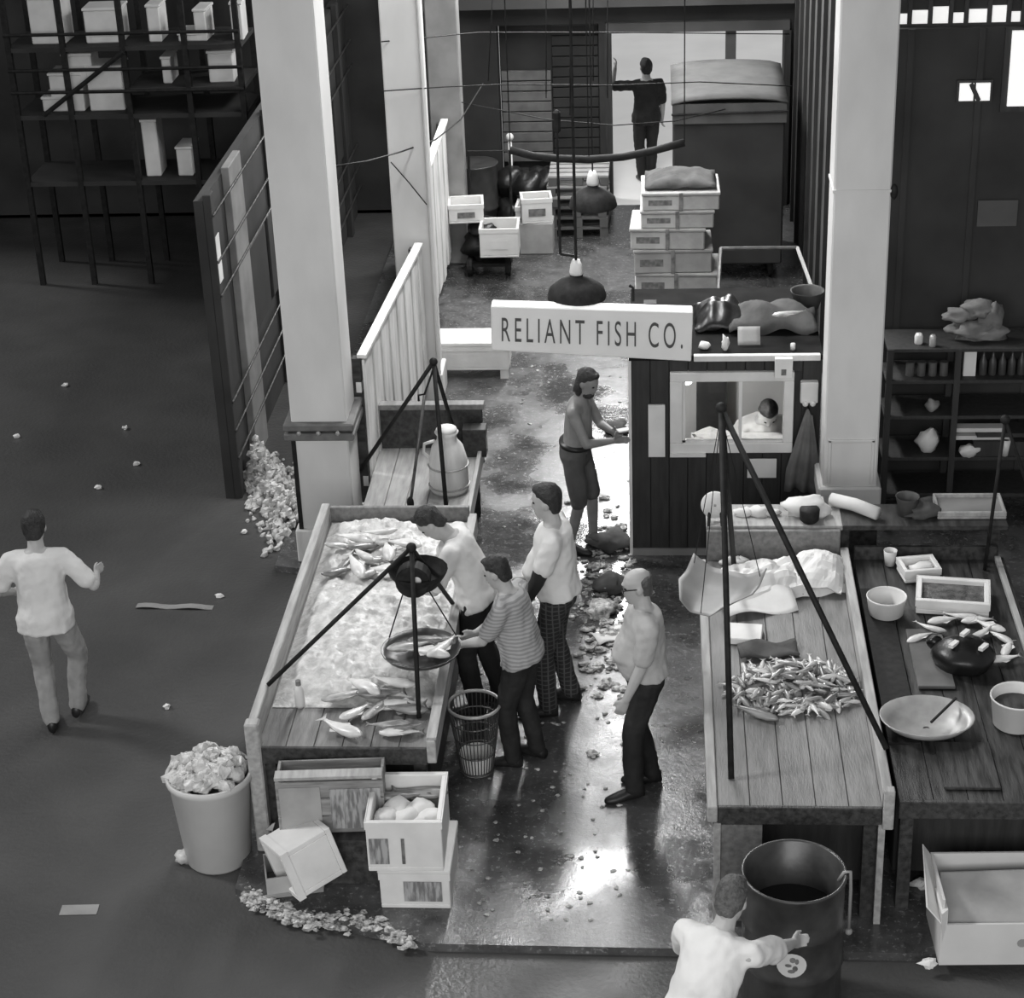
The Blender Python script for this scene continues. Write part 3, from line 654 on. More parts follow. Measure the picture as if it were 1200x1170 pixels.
O('printed_panel', B(-.22, -.10, -.278, -.276, .06, .25), M_PRINT, b2); O('printed_panel', B(-.02, .0, -.278, -.276, .06, .25), M_INK, b2)
for i, (dx, dy) in enumerate(((-.13, -.1), (.0, -.08), (.13, -.1), (-.07, .03), (.08, .02))):
    one('fish_fillet', MB().lump((0, 0, 0), (.085, .12, .06), i+3, .18, None, 12, 8), M_WHITE, 'plump white wrapped fish packed in the open foam box', 'fish', (b2.location.x+dx, b2.location.y+dy, .302+.26), rnd.uniform(-.3, .3), 'fish packed in the open box', True)
for i in range(2): put_fish(BM[2], 'fish', b2.location.x-.06+.12*i, b2.location.y+.15+.04*i, .302+.27, .1+3*i, 'dark fish at the back of the open foam box', 'dark fish in the open box', 1, 1.0)

def crate(name, label, loc, dims, rz=0, group=None, rot=None, ma=None, nb=3, ends=True):
    w_, d_, h_ = dims; t = thing(name, label, 'crate', loc, rz, group, rot); ma = ma or M_CRATE; bh = h_/nb
    for i in range(nb):
        for y in (-d_/2, d_/2-.014): O('slat', B(-w_/2, w_/2, y, y+.014, i*bh+.006, (i+1)*bh-.006), ma, t, bev=.002)
    for x in (-w_/2, w_/2-.02): O('end_panel', B(x, x+.02, -d_/2+.014, d_/2-.014, 0, h_), ma, t, bev=.003)
    O('bottom', B(-w_/2+.02, w_/2-.02, -d_/2+.014, d_/2-.014, 0, .012), ma, t)
    return t
# wooden crate on a dark box, against the end of the iced counter
db = thing('wooden_box', 'low dark box under the slatted crate at the end of the iced counter', 'box', (-2.12, 10.32, 0))
O('box_body', B(-.36, .36, -.14, .15, 0, .33), M_WOODD, db, bev=.006); O('lid', B(-.37, .37, -.15, .16, .33, .35), M_WOODD, db)
cr1 = crate('slatted_crate', 'weathered slatted wooden crate leaning against the end of the iced counter', (-2.1, 10.36, .36), (.68, .26, .40), rad(4), nb=3)
O('top_board', B(-.34, .34, -.15, -.06, .42, .445), M_WOODL, cr1, bev=.003); O('torn_label', B(-.32, -.06, -.137, -.133, .02, .36), M_CARD, cr1); O('printed_panel', B(.0, .32, -.137, -.133, .04, .34), M_PRINT, cr1)
# tumbled boxes on the floor left of the stack
cb1 = foam_box('cardboard_box', 'open pale carton lying flat under the tumbled foam box', 'box', (G(345, 1035).x, G(345, 1035).y, 0), (.36, .28, .16), rad(14), .012, M_CARD, rim=False)
O('flap', MB().hexa([(-.18, -.14, .16), (.18, -.14, .16), (.18, -.13, .16), (-.18, -.13, .16), (-.18, -.22, .1), (.18, -.22, .1), (.18, -.21, .1), (-.18, -.21, .1)]), M_CARD, cb1)
nO = Vector((-.78, -.58, -.2)).normalized(); tO = Vector((-.42, -.05, .9)); tO = (tO-nO*tO.dot(nO)).normalized(); xO = tO.cross(nO)
tb = foam_box('foam_box', 'tumbled open foam box tipped on its corner beside the stack', 'box', (G(388, 972, .3).x, G(388, 972, .3).y-.14, .31), (.34, .34, .36), 0, .035, M_WHITE, rot=Matrix((xO, tO, nO)).transposed().to_euler())
one('paper_scrap', MB().lump((0, 0, 0), (.10, .09, .07), 5, .35, None, 12, 8), M_PAPER, 'crumpled white paper behind the tumbled foam box', 'paper', (G(340, 1000).x, G(340, 1000).y+.05, .2), 0, None, True)

# big pale tub heaped with ice, on the hall floor
tz = -.06
tp = G(250, 1026, tz); TB = thing('ice_tub', 'tall pale plastic tub heaped with white ice at the counter end', 'tub', (tp.x, tp.y+.2, tz))
O('tub_wall', MB().lathe([(.2, 0), (.215, .02), (.265, .62), (.285, .64), (.285, .68), (.265, .68), (.25, .62), (.195, .04)], 32), mat('grey_white_plastic', .50, .42, rough=.45, scale=2), TB, True)
hp = MB()
for i in range(120):
    a = rnd.uniform(0, 2*PI); r = .235*math.sqrt(rnd.random()); z = .64+.10*(1-(r/.26)**2)
    hp.lump((r*math.cos(a)-.01, r*math.sin(a), z+rnd.uniform(-.02, .04)), rnd.uniform(.03, .06), i, .35, None, 7, 5)
ho = O('ice_heap', hp, M_ICE, TB); ho['kind'] = 'stuff'
one('ice_lump', MB().lump((0, 0, 0), (.07, .06, .05), 11, .3, None, 10, 7), M_ICE, 'lump of ice on the floor beside the pale tub', 'ice', (G(217, 1010, tz).x, G(217, 1010, tz).y, tz+.04), 0, None, True)
one('paper_sheet', B(-.12, .12, -.05, .05, 0, .004), M_GREY, 'pale card lying flat on the dark hall floor', 'paper', (G(93, 1067, tz).x, G(93, 1067, tz).y, tz+.001), rad(3))

# wire basket on the floor beside the counter
wb_ = thing('wire_basket', 'tapered wire-mesh basket standing beside the iced counter', 'basket', (-1.29, 11.5, 0))
for z, r in ((.0, .115), (.14, .13), (.28, .148), (.40, .162)): O('hoop', MB().ring(r, .005 if z else .008, z+.012, 28, 6), M_PIPE, wb_, True)
O('rim', MB().ring(.18, .012, .53, 28, 6), M_STEEL, wb_, True)
for i in range(36):
    a = 2*PI*i/36; O('wire', T([(.113*math.cos(a), .113*math.sin(a), .01), (.18*math.cos(a), .18*math.sin(a), .53)], .0035, 4), M_PIPE, wb_)
O('base', MB().lathe([(.115, 0), (.115, .006)], 24, None, True, True), M_PALEPL, wb_)
msh = O('liner', MB().lathe([(.108, .01), (.122, .14), (.12, .14), (.106, .012)], 28, None, False), M_PALEPL, wb_, True)

# oil drum with an emblem, lower right
dc = Vector((.745, 9.2, 0)); DR = thing('oil_drum', 'open dark steel drum with a pale round emblem on its side', 'drum', (dc.x, dc.y, -.0))
dp = [(.28, 0), (.29, .01)]
for z in (.3, .58): dp += [(.29, z-.02), (.302, z), (.29, z+.02)]
dp += [(.29, .86), (.302, .875), (.295, .888), (.28, .88), (.278, .05)]
O('shell', MB().lathe(dp, 40), M_DRUM, DR, True)
O('contents', MB().lathe([(.277, .58), (.01, .585)], 32, None, False, True), M_LIQ, DR)
em = MB(); k = 20
vs = [(-.293*math.sin(0), 0, 0)]
def on_drum(a, z, r=.2935): return (r*math.sin(a), -r*math.cos(a), z)
ea, ez = rad(-4), .44
em.add([on_drum(ea, ez)]+[on_drum(ea+.085/.29*math.cos(2*PI*i/k), ez+.085*math.sin(2*PI*i/k)) for i in range(k)], [(0, 1+i, 1+(i+1) % k) for i in range(k)])
eo = O('emblem', em, M_PALEPL, DR); eo['label'] = 'pale round emblem with dark marks'
mk = MB()
for da, dz, ra, rz_ in ((.02, .04, .018, .02), (-.06, .0, .02, .012), (.07, -.02, .016, .02), (.0, -.04, .022, .014), (.1, .03, .012, .02)):
    mk.add([on_drum(ea+da, ez+dz, .2945)]+[on_drum(ea+da+ra/.29*math.cos(2*PI*i/8), ez+dz+rz_*math.sin(2*PI*i/8), .2945) for i in range(8)], [(0, 1+i, 1+(i+1) % 8) for i in range(8)])
O('emblem_mark', mk, M_INK, eo)
rp = thing('rope', 'short rope end hung over the rim of the steel drum', 'rope', (dc.x+.3, dc.y-.02, .88))
O('strand', T([(-.05, 0, -.05), (-.02, 0, .01), (.015, 0, .015), (.02, -.01, -.1), (.02, -.01, -.38)], .011, 6), M_GREY, rp, True); O('knot', MB().ell((.02, -.01, -.4), .022), M_GREY, rp, True)

# torn carton at the right
tc_ = thing('torn_carton', 'large torn pale carton with drooping flaps in front of the dark counter', 'carton', (G(1160, 1132).x+.05, 9.72, 0), rad(2))
mb = MB().box(-.36, .36, -.24, -.225, 0, .30).box(-.36, .36, .225, .24, 0, .47).box(-.36, -.345, -.225, .225, 0, .47).box(.345, .36, -.225, .225, 0, .47).box(-.345, .345, -.225, .225, 0, .015)
O('body', mb, M_PALEPL, tc_)
O('inner_sheet', MB().hexa([(-.34, -.235, .26), (.35, -.235, .30), (.35, -.225, .30), (-.34, -.225, .26), (-.32, .1, .42), (.35, .1, .44), (.35, .11, .44), (-.32, .11, .42)]), M_CARD, tc_)
O('flap', MB().hexa([(-.36, -.24, .30), (-.36, .22, .46), (-.355, .22, .46), (-.35, -.24, .30), (-.45, -.2, .40), (-.42, .2, .56), (-.415, .2, .56), (-.44, -.2, .40)]), M_PALEPL, tc_)
O('flap', MB().hexa([(-.34, -.225, .05), (-.32, -.225, .05), (-.32, -.0, .05), (-.34, -.0, .05), (-.37, -.27, .4), (-.33, -.25, .42), (-.33, -.02, .42), (-.37, -.02, .4)]), M_PALEPL, tc_)
O('stamp', MB().lathe([(.03, 0), (.03, .002)], 10, Matrix.Translation((.12, -.241, .16)) @ Matrix.Rotation(PI/2, 4, 'X'), True, True), M_CARD, tc_)
one('paper_scrap', MB().lump((0, 0, 0), (.05, .04, .035), 9, .4), M_PAPER, 'white scrap on the floor left of the torn carton', 'paper', (G(1078, 1040).x, G(1078, 1040).y, .03))
one('paper_scrap', MB().lump((0, 0, 0), (.05, .03, .03), 4, .4), M_PAPER, 'white scrap under the near corner of the torn carton', 'paper', (G(1092, 1131).x-.02, G(1092, 1131).y-.02, .025))

# milk can on the bench
mc = thing('milk_can', 'stout white milk can with hoops standing on the low bench', 'can', (-1.76, 14.72, .6))
O('body', MB().lathe([(.15, 0), (.165, .03), (.16, .28), (.13, .40), (.085, .46), (.08, .5), (.1, .53)], 26, None, True, True), M_WHITE2, mc, True)
for z, r in ((.06, .168), (.24, .166)): O('hoop', MB().ring(r, .008, z, 26, 6), M_STEEL, mc, True)
O('lid', MB().ell((0, 0, .55), (.09, .09, .035)), M_WHITE, mc, True); O('handle', T([(-.16, 0, .3), (-.2, 0, .34), (-.19, 0, .42), (-.1, 0, .45)], .014, 6), M_WHITE2, mc, True)
# long white chest by the second column
wc = foam_box('long_chest', 'long low white chest behind the sign, beside the second column', 'chest', (-1.93, 18.7, .1), (.78, .4, .26), 0, .03, M_WHITE)
O('lid', B(-.4, .4, -.21, .21, .26, .30), M_WHITE, wc, bev=.006)
for x in (-.34, .34):
    for y in (-.15, .15): O('foot', B(x-.04, x+.04, y-.04, y+.04, -.1, 0), M_WHITE2, wc)

# ------------------------------------------------------------ goods on the grey counter
def onT(px, py, z=.85): p = G(px, py, z); return (p.x, p.y, z)
def bundle(u, v):
    x = -.46+.92*u; y = -.23+.46*v
    return (x, y, .17*math.sin(PI*v)**.7*(.75+.25*math.sin(u*4))+.012*math.sin(u*23+v*9)+.01*math.sin(v*31))
bd = thing('wrapped_parcel', 'long white paper-wrapped bundle tied with string lying across the grey counter', 'parcel', (.84, 12.62, .855), rad(14))
O('wrapping', MB().sheet(lambda u, v: Vector(bundle(u, v))+Vector((0, 0, .035*noise.noise(Vector((u*9, v*5, 1)))+.012*noise.noise(Vector((u*23, v*14, 1)))))*(1 if 0 < v < 1 else 0), 26, 14, .02), M_PAPER, bd)
O('string', T([Vector(bundle(.62, v/8))+Vector((0, 0, .014)) for v in range(9)], .006, 5), M_INK, bd)
bd2 = thing('wrapped_parcel', 'square white paper parcel at the right end of the long wrapped bundle', 'parcel', (1.12, 12.68, .855), rad(-6))
O('wrapping', MB().sheet(lambda u, v: (-.18+.36*u, -.24+.48*v, .2*(math.sin(PI*min(max(u, .02), .98))**.3)*(math.sin(PI*min(max(v, .02), .98))**.4)+.03*noise.noise(Vector((u*5, v*6, 3)))+.005), 14, 14, .02), M_PAPER, bd2)
bd3 = thing('paper_sheet', 'loose white wrapping paper spread under the string-tied bundle', 'paper', (.66, 12.36, .855), rad(14))
O('sheet', MB().sheet(lambda u, v: (-.26+.52*u, -.2+.3*v, .02+.03*math.sin(u*6+v*4)+.06*v), 12, 8, .004), M_PAPER, bd3, True)
one('paper_sheet', B(-.13, .11, -.12, .1, 0, .05), M_WHITE, 'white paper block below the scoop pan on the grey counter', 'paper', (.58, 11.88, .852), rad(-6), bev=.006)
one('cleaning_rag', MB().sheet(lambda u, v: (-.2+.4*u, -.1+.2*v, .015+.02*math.sin(u*9+v*5)), 12, 6, .02), M_RAG, 'dark rag lying above the pile of small fish', 'rag', (.72, 11.66, .865), rad(4), smooth=True)
sv = thing('white_dial', 'round white dial plate propped on the rear ledge at the counter\'s left end', 'dial', (.395, 13.12, 1.10))
O('disc', MB().lathe([(.01, -.012), (.1, -.012), (.105, 0), (.1, .012), (.01, .014)], 24, Matrix.Translation((0, .05, .125)) @ Matrix.Rotation(PI/2-.2, 4, 'X')), M_WHITE, sv, True)
for s_ in (-1, 1): O('stand_foot', T([(s_*.05, -.05, .0), (s_*.04, .07, .1)], .01, 6), M_IRON, sv)
for i, (px, py, s_) in enumerate(((870, 604, .05), (888, 602, .06), (905, 604, .04))):
    one('crumpled_paper', MB().lump((0, 0, 0), (s_*1.4, s_, s_*.7), i+20, .35), M_PAPER, 'crumpled white paper lump on the rear ledge beside the dial plate', 'paper', (PY(px, py, 13.25).x, 13.25, 1.10+s_*.5), group='paper lumps on the rear ledge', smooth=True)
one('cloth_bundle', MB().lump((0, 0, 0), (.17, .1, .09), 31, .25, None, 14, 10), M_PAPER, 'large white cloth bundle on the rear ledge in front of the column', 'cloth', (PY(945, 600, 13.25).x, 13.27, 1.16), smooth=True)
one('paper_roll', T([(-.16, .1, 0), (0, 0, 0.005), (.16, -.14, 0)], .05, 12), M_PAPER, 'white paper roll lying on the rear ledge at the column\'s foot', 'paper', (1.43, 13.3, 1.155), smooth=True)
bk = one('dark_pot', MB().lathe([(.05, 0), (.07, .02), (.075, .1), (.07, .11)], 18, None, True, True), M_IRON, 'small dark pot among the papers on the rear ledge', 'pot', (PY(945, 615, 13.15).x+.02, 13.14, 1.10), smooth=True)
for i, (px, py, s_) in enumerate(((843, 655, .035), (856, 650, .05), (866, 656, .05), (850, 662, .05), (862, 664, .045))):
    p = onT(px, py); one('shellfish', MB().lump((0, 0, 0), (s_, s_*.8, s_*.7), i+40, .3), M_FISHW, 'pale shellfish in the cluster at the back left of the grey counter', 'shellfish', (p[0]+.03, min(p[1], 12.93), .85+s_*.6), group='shellfish on the grey counter', smooth=True)
# ------------------------------------------------------------ goods on the dark counter
p = onT(1036, 728, .83); bs = thing('white_basin', 'round white plastic basin beside the pale dividing board', 'basin', (p[0]+.02, p[1]+.08, .845))
O('basin_wall', MB().lathe([(.11, 0), (.12, .01), (.138, .13), (.142, .14), (.136, .145), (.13, .13), (.112, .02), (.01, .015)], 28), M_PALEPL, bs, True)
ft = foam_box('foam_tray', 'white foam tray half full of dark fish on the dark counter', 'tray', (2.05, 12.38, .835), (.5, .36, .11), rad(-8), .035)
O('contents', B(-.215, .215, -.145, .145, .035, .075), mat('dark_roe', .05, .14, rough=.3, scale=16, bump=.4), ft)
ft2 = foam_box('foam_tray', 'smaller white foam tray behind the tray of dark fish', 'tray', (1.86, 12.80, .835), (.26, .22, .10), rad(10), .025)
O('contents', MB().lump((.02, -.02, .06), (.09, .07, .045), 3, .3), M_PAPER, ft2, True)
for i, (px, py, an) in enumerate(((1078, 752, .6), (1090, 742, 2.6), (1105, 732, .3), (1125, 728, 3.0), (1145, 732, .2), (1160, 740, 2.5), (1172, 752, 2.2), (1150, 748, .8), (1180, 765, 1.2), (1175, 778, .2))):
    p = onT(px, py, .83); put_fish(BM[1+2*(i % 2)], 'fish', min(p[0], 2.42), p[1], .87, an, 'pale fish strewn around the black bundle on the dark counter', 'fish around the black bundle', 1, .65)
p = onT(1128, 782, .83); bg_ = thing('black_bundle', 'black rounded bundle with three white tags on the dark counter', 'bundle', (p[0], p[1], .835), rad(10))
O('sack', MB().lump((0, 0, .085), (.21, .2, .12), 2, .05, None, 20, 14), M_BLACKPL, bg_, True); O('knot', MB().lump((-.15, .14, .12), (.06, .05, .05), 7, .35), M_BLACKPL, bg_, True)
for dx, dy, dz in ((-.09, -.05, .200), (.02, .06, .212), (.10, -.09, .182)): O('tag', B(-.042, .042, -.016, .016, 0, .022, Matrix.Translation((dx, dy, dz)) @ Matrix.Rotation(.75, 4, 'Z')), M_WHITE, bg_)
p = onT(1185, 858, .83); wk = thing('white_bucket', 'white bucket with dark contents at the outer edge of the dark counter', 'bucket', (2.24, 10.82, .835))
O('bucket_wall', MB().lathe([(.13, 0), (.14, .01), (.165, .2), (.172, .205), (.166, .215), (.155, .2), (.13, .03)], 28), M_PALEPL, wk, True); O('contents', MB().lathe([(.15, .14), (.01, .15)], 20, None, False, True), M_WOODD, wk)
p = onT(1090, 862, .83); sp_ = thing('scale_pan', 'wide shallow metal pan with a rod across it on the dark counter', 'pan', (p[0]-.02, p[1]+.05, .845))
O('pan', MB().lathe([(.02, 0), (.16, .005), (.25, .045), (.3, .10), (.294, .104), (.245, .055), (.16, .014), (.02, .008)], 32, Matrix.Scale(.82, 4, (0, 1, 0))), M_STEEL, sp_, True); O('rod', T([(.02, -.06, .09), (.2, .16, .13)], .01, 6), M_IRON, sp_)
p = onT(1036, 648, .83); one('paper_cup', MB().lathe([(.035, 0), (.05, .12), (.047, .12), (.033, .006)], 16), M_PALEPL, 'small pale cup at the back of the dark counter', 'cup', (p[0]+.02, 12.95, .84), smooth=True)
one('tin_pail', MB().lathe([(.06, 0), (.085, .15), (.09, .155), (.082, .15), (.057, .01)], 20), mat('dull_tin', .10, .06, rough=.5, scale=8), 'dull tin pail on the dark ledge right of the column', 'pail', (PY(1062, 612, 13.25).x, 13.25, 1.10), smooth=True)
wt = foam_box('wire_tray', 'shallow wooden-rimmed tray on the dark ledge under the shelving', 'tray', (2.28, 13.33, 1.10), (.5, .32, .06), 0, .02, M_WOODL, rim=False)
O('tray_mat', B(-.23, .23, -.14, .14, .02, .03), M_GREY, wt)
one('rag_heap', MB().lump((0, 0, 0), (.12, .1, .06), 12, .45, None, 12, 8), M_RAG, 'dark rag heap on the ledge between the pail and the tray', 'rag', (1.92, 13.25, 1.15), smooth=True)

# ------------------------------------------------------------ shelving with clutter, right
SHX, SHY = 1.85, 15.2
sh = thing('shelving_unit', 'dark open shelving against the right-hand partition crowded with odds and ends', 'shelving', (SHX, SHY, 0))
for x in (0, .55, 1.45):
    for y in (-.008, .41): O('upright', B(x, x+.05, y, y+.05, 0, 1.625), M_DARKW, sh)
for z in (.28, .62, 1.0, 1.32, 1.60): O('shelf_board', B(0, 1.5, 0, .45, z, z+.03), M_DARKW, sh, bev=.003)
def on_shelf(px, z): return (PY(px, 500, SHY+.15).x, SHY+.12, z)
def item(name, mb, ma, label, cat, px, z, rz=0, smooth=False, dy=0):
    x, y, zz = on_shelf(px, z); return one(name, mb, ma, label, cat, (x, y+dy, zz), rz, smooth=smooth)
item('white_carton', B(-.05, .05, -.03, .03, 0, .22), M_WHITE, 'tall white carton standing on the upper shelf', 'carton', 1130, 1.35)
item('paper_bag', MB().lump((0, 0, .1), (.09, .07, .11), 4, .25, None, 12, 8), M_PAPER, 'crumpled white paper bag on the left of the middle shelf', 'bag', 1088, .65, smooth=True)
for i, z in enumerate((.78, .85)): item('white_plank', B(-.2, .22, -.05, .05, 0, .035), M_PALEPL, ('lower' if i == 0 else 'upper')+' of two white planks on the middle shelf', 'plank', 1145, z)
O('plank_support', B(.75, 1.35, .02, .3, .65, .78), M_DARKW, sh); O('plank_support', B(.78, 1.33, .04, .28, .815, .85), M_DARKW, sh)
item('paper_cup', MB().lathe([(.03, 0), (.045, .15), (.042, .15), (.028, .006)], 14), M_PALEPL, 'tall pale cup at the right of the lower shelf', 'cup', 1177, .65, smooth=True, dy=-.08)
item('crumpled_paper', MB().lump((0, 0, .05), (.09, .05, .05), 8, .3), M_PAPER, 'flattened white paper lump on the lower shelf under the planks', 'paper', 1135, .65, dy=-.09, smooth=True)
item('jar', MB().lathe([(.03, 0), (.035, .01), (.035, .07), (.025, .09)], 14, None, True, True), M_PALEPL, 'small pale jar at the left of the shelving top', 'jar', 1070, 1.63, smooth=True)
item('jar', MB().lathe([(.025, 0), (.028, .01), (.028, .08), (.02, .1)], 14, None, True, True), M_STEEL, 'small dull jar second along the shelving top', 'jar', 1085, 1.63, smooth=True, dy=-.06)
item('tin', MB().lathe([(.035, 0), (.035, .14), (.03, .145)], 14, None, True, True), M_WHITE, 'bright white tin at the right end of the shelving top', 'tin', 1197, 1.63, smooth=True)
for i in range(5): item('bottle', MB().lathe([(.03, 0), (.033, .01), (.033, .12), (.012, .17), (.012, .21)], 12, None, True, True), M_DRUM, 'dark bottle in the row on the upper shelf', 'bottle', 1146+i*11, 1.35, smooth=True)['group'] = 'bottles on the upper shelf'
for i in range(4): item('tin', MB().lathe([(.035, 0), (.035, .12)], 12, None, True, True), mat('dull_tin', .1), 'dull tin in the row on the left of the upper shelf', 'tin', 1062+i*13, 1.35)['group'] = 'tins on the upper shelf'
item('crumpled_paper', MB().lump((0, 0, .05), (.05, .05, .06), 18, .35), M_GREY, 'grey crumpled paper on the shelf above the paper bag', 'paper', 1090, 1.03, smooth=True)
rg_ = thing('cloth_heap', 'tangled grey cloths and netting heaped on the shelving top', 'cloth', (on_shelf(1138, 0)[0], SHY+.2, 1.63))
for i, (dx, dz, r) in enumerate(((-.16, .22, (.12, .07, .05)), (0, .27, (.13, .08, .07)), (.1, .2, (.1, .08, .12)), (-.05, .1, (.16, .1, .08)), (.05, .06, (.2, .1, .07)))):
    O('cloth', MB().lump((dx, 0, dz), r, i+50, .4, None, 14, 10), mat('grey_cloth', .12, .2, rough=.9, scale=6, bump=.4), rg_, True)
one('poster', B(-.16, .16, 0, .01, 0, .22), M_WALLM, 'dim grey board fixed high on the right-hand partition', 'board', (PY(1168, 260, 15.72).x, 15.715, PY(1168, 265, 15.72).z))

# ------------------------------------------------------------ roof clutter on the shed
z = SH+.04
def rc(name, mb, ma, label, cat, px, Y, rz=0, smooth=True, zz=z): return one(name, mb, ma, label, cat, (PY(px, 380, Y).x, Y, zz), rz, smooth=smooth)
rc('tarpaulin', MB().sheet(lambda u, v: (-.36+.72*u, -.25+.5*v, .03+.16*math.sin(PI*u)**.6*math.sin(PI*v)**.6+.03*math.sin(u*13+v*7)), 16, 12, .01), M_RAG, 'dark rumpled tarpaulin thrown over the shed roof', 'tarpaulin', 905, 15.35)
put_fish(BM[0], 'fish', PY(925, 375, 15.0).x, 15.02, z+.22, .3, 'pale glinting fish lying on the tarpaulin on the shed roof', None, 1, .8)
rc('tarpaulin', MB().sheet(lambda u, v: (-.22+.44*u, -.3+.6*v, .03+.14*math.sin(PI*u)**.6*math.sin(PI*v)**.6+.05*noise.noise(Vector((u*5, v*6, 7)))), 14, 12, .01), M_BLACKPL, 'black plastic sheet heaped on the shed roof behind the sign', 'tarpaulin', 845, 15.45)
rc('net_basket', MB().lathe([(.1, 0), (.14, .14), (.145, .15), (.13, .14), (.095, .01)], 18), M_RAG, 'dark round basket on the shed roof next to the column', 'basket', 945, 15.75)
rc('paper_scrap', MB().lump((0, 0, .03), (.05, .04, .03), 61, .3), M_PAPER, 'white scrap at the left of the shed roof edge', 'paper', 825, 14.82)
rc('paper_scrap', MB().lump((0, 0, .06), (.03, .03, .07), 62, .3), M_PAPER, 'upright white scrap on the shed roof edge above the window', 'paper', 850, 14.8)
rc('tin', MB().lathe([(.02, 0), (.02, .05)], 10, None, True, True), M_WHITE, 'tiny white tin on the shed roof edge near the column', 'tin', 930, 14.8)
rc('cardboard_sheet', MB().sheet(lambda u, v: (-.09+.18*u, -.05+.1*v, .02+.12*v), 4, 4, .006), M_CARD, 'bent cardboard piece on the shed roof over the window', 'cardboard', 878, 14.9)
fr_ = thing('glass_frame', 'old window sash leaning on crates behind the shed', 'sash', (.5, 16.5, 0))
q0 = [(0, 0, 1.6), (.85, 0, 1.62), (.75, .9, 1.75), (.05, .9, 1.75)]
for i in range(4): O('sash_bar', T([q0[i], q0[(i+1) % 4]], .018, 6), M_WOODL if i < 2 else M_PIPE, fr_)
O('support', B(.0, .8, .1, .85, 0, 1.2), M_DARKW, fr_)
for x in (.02, .76): O('prop', B(x, x+.04, .1, .14, 1.2, 1.63), M_DARKW, fr_)

# ------------------------------------------------------------ the back of the hall
def slab_box(name, label, cat, loc, dims, rz, ma, group=None, straps=True):
    w_, d_, h_ = dims; t = thing(name, label, cat, loc, rz, group)
    O('box_body', B(-w_/2, w_/2, -d_/2, d_/2, 0, h_-.03), ma, t, bev=.012); O('lid', B(-w_/2-.01, w_/2+.01, -d_/2-.01, d_/2+.01, h_-.03, h_), ma, t, bev=.006)
    if straps: O('strap', MB().box(-.02, .02, -d_/2-.013, -d_/2-.01, 0, h_), M_INK, t); O('stencil', B(-w_/2+.06, -w_/2+.3, -d_/2-.002, -d_/2, h_*.3, h_*.6), M_INK, t)
    return t
zz = 0
lab = ['bottom', 'second', 'third', 'fourth', 'fifth', 'sixth', 'topmost']
for i, (h_, dx, w_) in enumerate(((.3, .0, .86), (.28, .02, .84), (.26, .03, .84), (.27, -.02, .80), (.24, -.06, .76), (.2, .03, .74), (.2, .06, .78))):
    slab_box('fish_box', lab[i]+' pale carton in the tall stack behind the shed', 'box', (.14+dx, 19.7, zz), (w_, .62, h_*.94), rnd.uniform(-.05, .05), mat('carton_pale', .46, .30, rough=.8, scale=4) if i != 3 else M_CARD, 'stack of cartons behind the shed'); zz += h_*.94+.002
one('tarpaulin', MB().sheet(lambda u, v: (-.36+.72*u, -.3+.6*v, .03+.10*math.sin(PI*u)**.6*math.sin(PI*v)**.6+.03*noise.noise(Vector((u*6, v*5, 2)))), 14, 10, .012), M_RAG, 'dark cloth thrown over the top of the tall carton stack', 'tarpaulin', (.2, 19.75, zz), smooth=True)
# tall covered cart
ct = thing('covered_cart', 'tall dark box cart with a pale canvas top standing before the doorway', 'cart', (.74, 22.0, 0))
O('box_body', B(-.6, .62, -.7, .75, .2, 2.05), M_WALLD, ct, bev=.02)
O('canvas_top', MB().sheet(lambda u, v: (-.62+1.26*u, -.74+1.5*v, 2.06+.10*math.sin(PI*u)**.5*.6+.05*v), 10, 8, .02), M_LINEN, ct, True)
O('canvas_front', B(-.61, .63, -.73, -.705, 1.84, 2.06), M_LINEN, ct); O('rope', T([(-.62, -.745, 1.95), (.64, -.745, 1.97)], .012, 6), M_IRON, ct)
for x in (-.5, .5):
    for y in (-.5, .55): O('wheel', MB().lathe([(.02, -.03), (.14, -.03), (.15, 0), (.14, .03), (.02, .03)], 18, Matrix.Translation((x, y, .15)) @ Matrix.Rotation(PI/2, 4, 'Y'), True, True), M_IRON, ct)
# crates and cart at the rear left of the aisle
def bcrate(label, px, py, dims, rz, zb=0, ma=None, hollow=True):
    p = G(px, py, zb); t = foam_box('fish_crate', label, 'crate', (p.x, p.y+dims[1]/2, zb), dims, rz, .025, ma or M_WHITE)
    O('label_patch', B(-.1, .1, -dims[1]/2-.009, -dims[1]/2-.006, dims[2]*.3, dims[2]*.6), M_PALEPL if ma else M_INK, t); return t
bcrate('grey open crate at the bottom of the pair behind the pendant lamp', 585, 302, (.42, .4, .30), .05, 0, M_CARD)
bcrate('open white-rimmed crate on top of the pair behind the pendant lamp', 585, 302, (.44, .42, .34), .02, .31, M_PALEPL)
bcrate('white crate standing on the floor beside the pair of crates', 622, 282, (.34, .36, .42), -.04, 0)
bcrate('white carton marked with a dark blot standing on a box further back', 628, 262, (.36, .3, .3), .12, .38)
one('wooden_box', B(-.2, .2, -.16, .16, 0, .38), M_CARD, 'dull box under the carton with the dark blot', 'box', (G(628, 262, .38).x, G(628, 262, .38).y+.15, 0), bev=.01)
bcrate('white crate lying on the laden hand truck', 545, 262, (.4, .36, .22), .1, .62)
ht = thing('hand_truck', 'dark hand truck loaded with black sacks in front of the white fence', 'hand truck', (-2.02, G(540, 318).y+.05, 0))
O('deck', B(-.22, .3, -.25, .28, .12, .16), M_IRON, ht)
for i, (x, y, z_, r) in enumerate(((-.08, 0, .3, (.2, .24, .17)), (.12, .02, .28, (.18, .22, .16)), (-.02, .04, .5, (.2, .2, .13)))): O('sack', MB().lump((x, y, z_), r, i+70, .2, None, 14, 10), M_BLACKPL, ht, True)
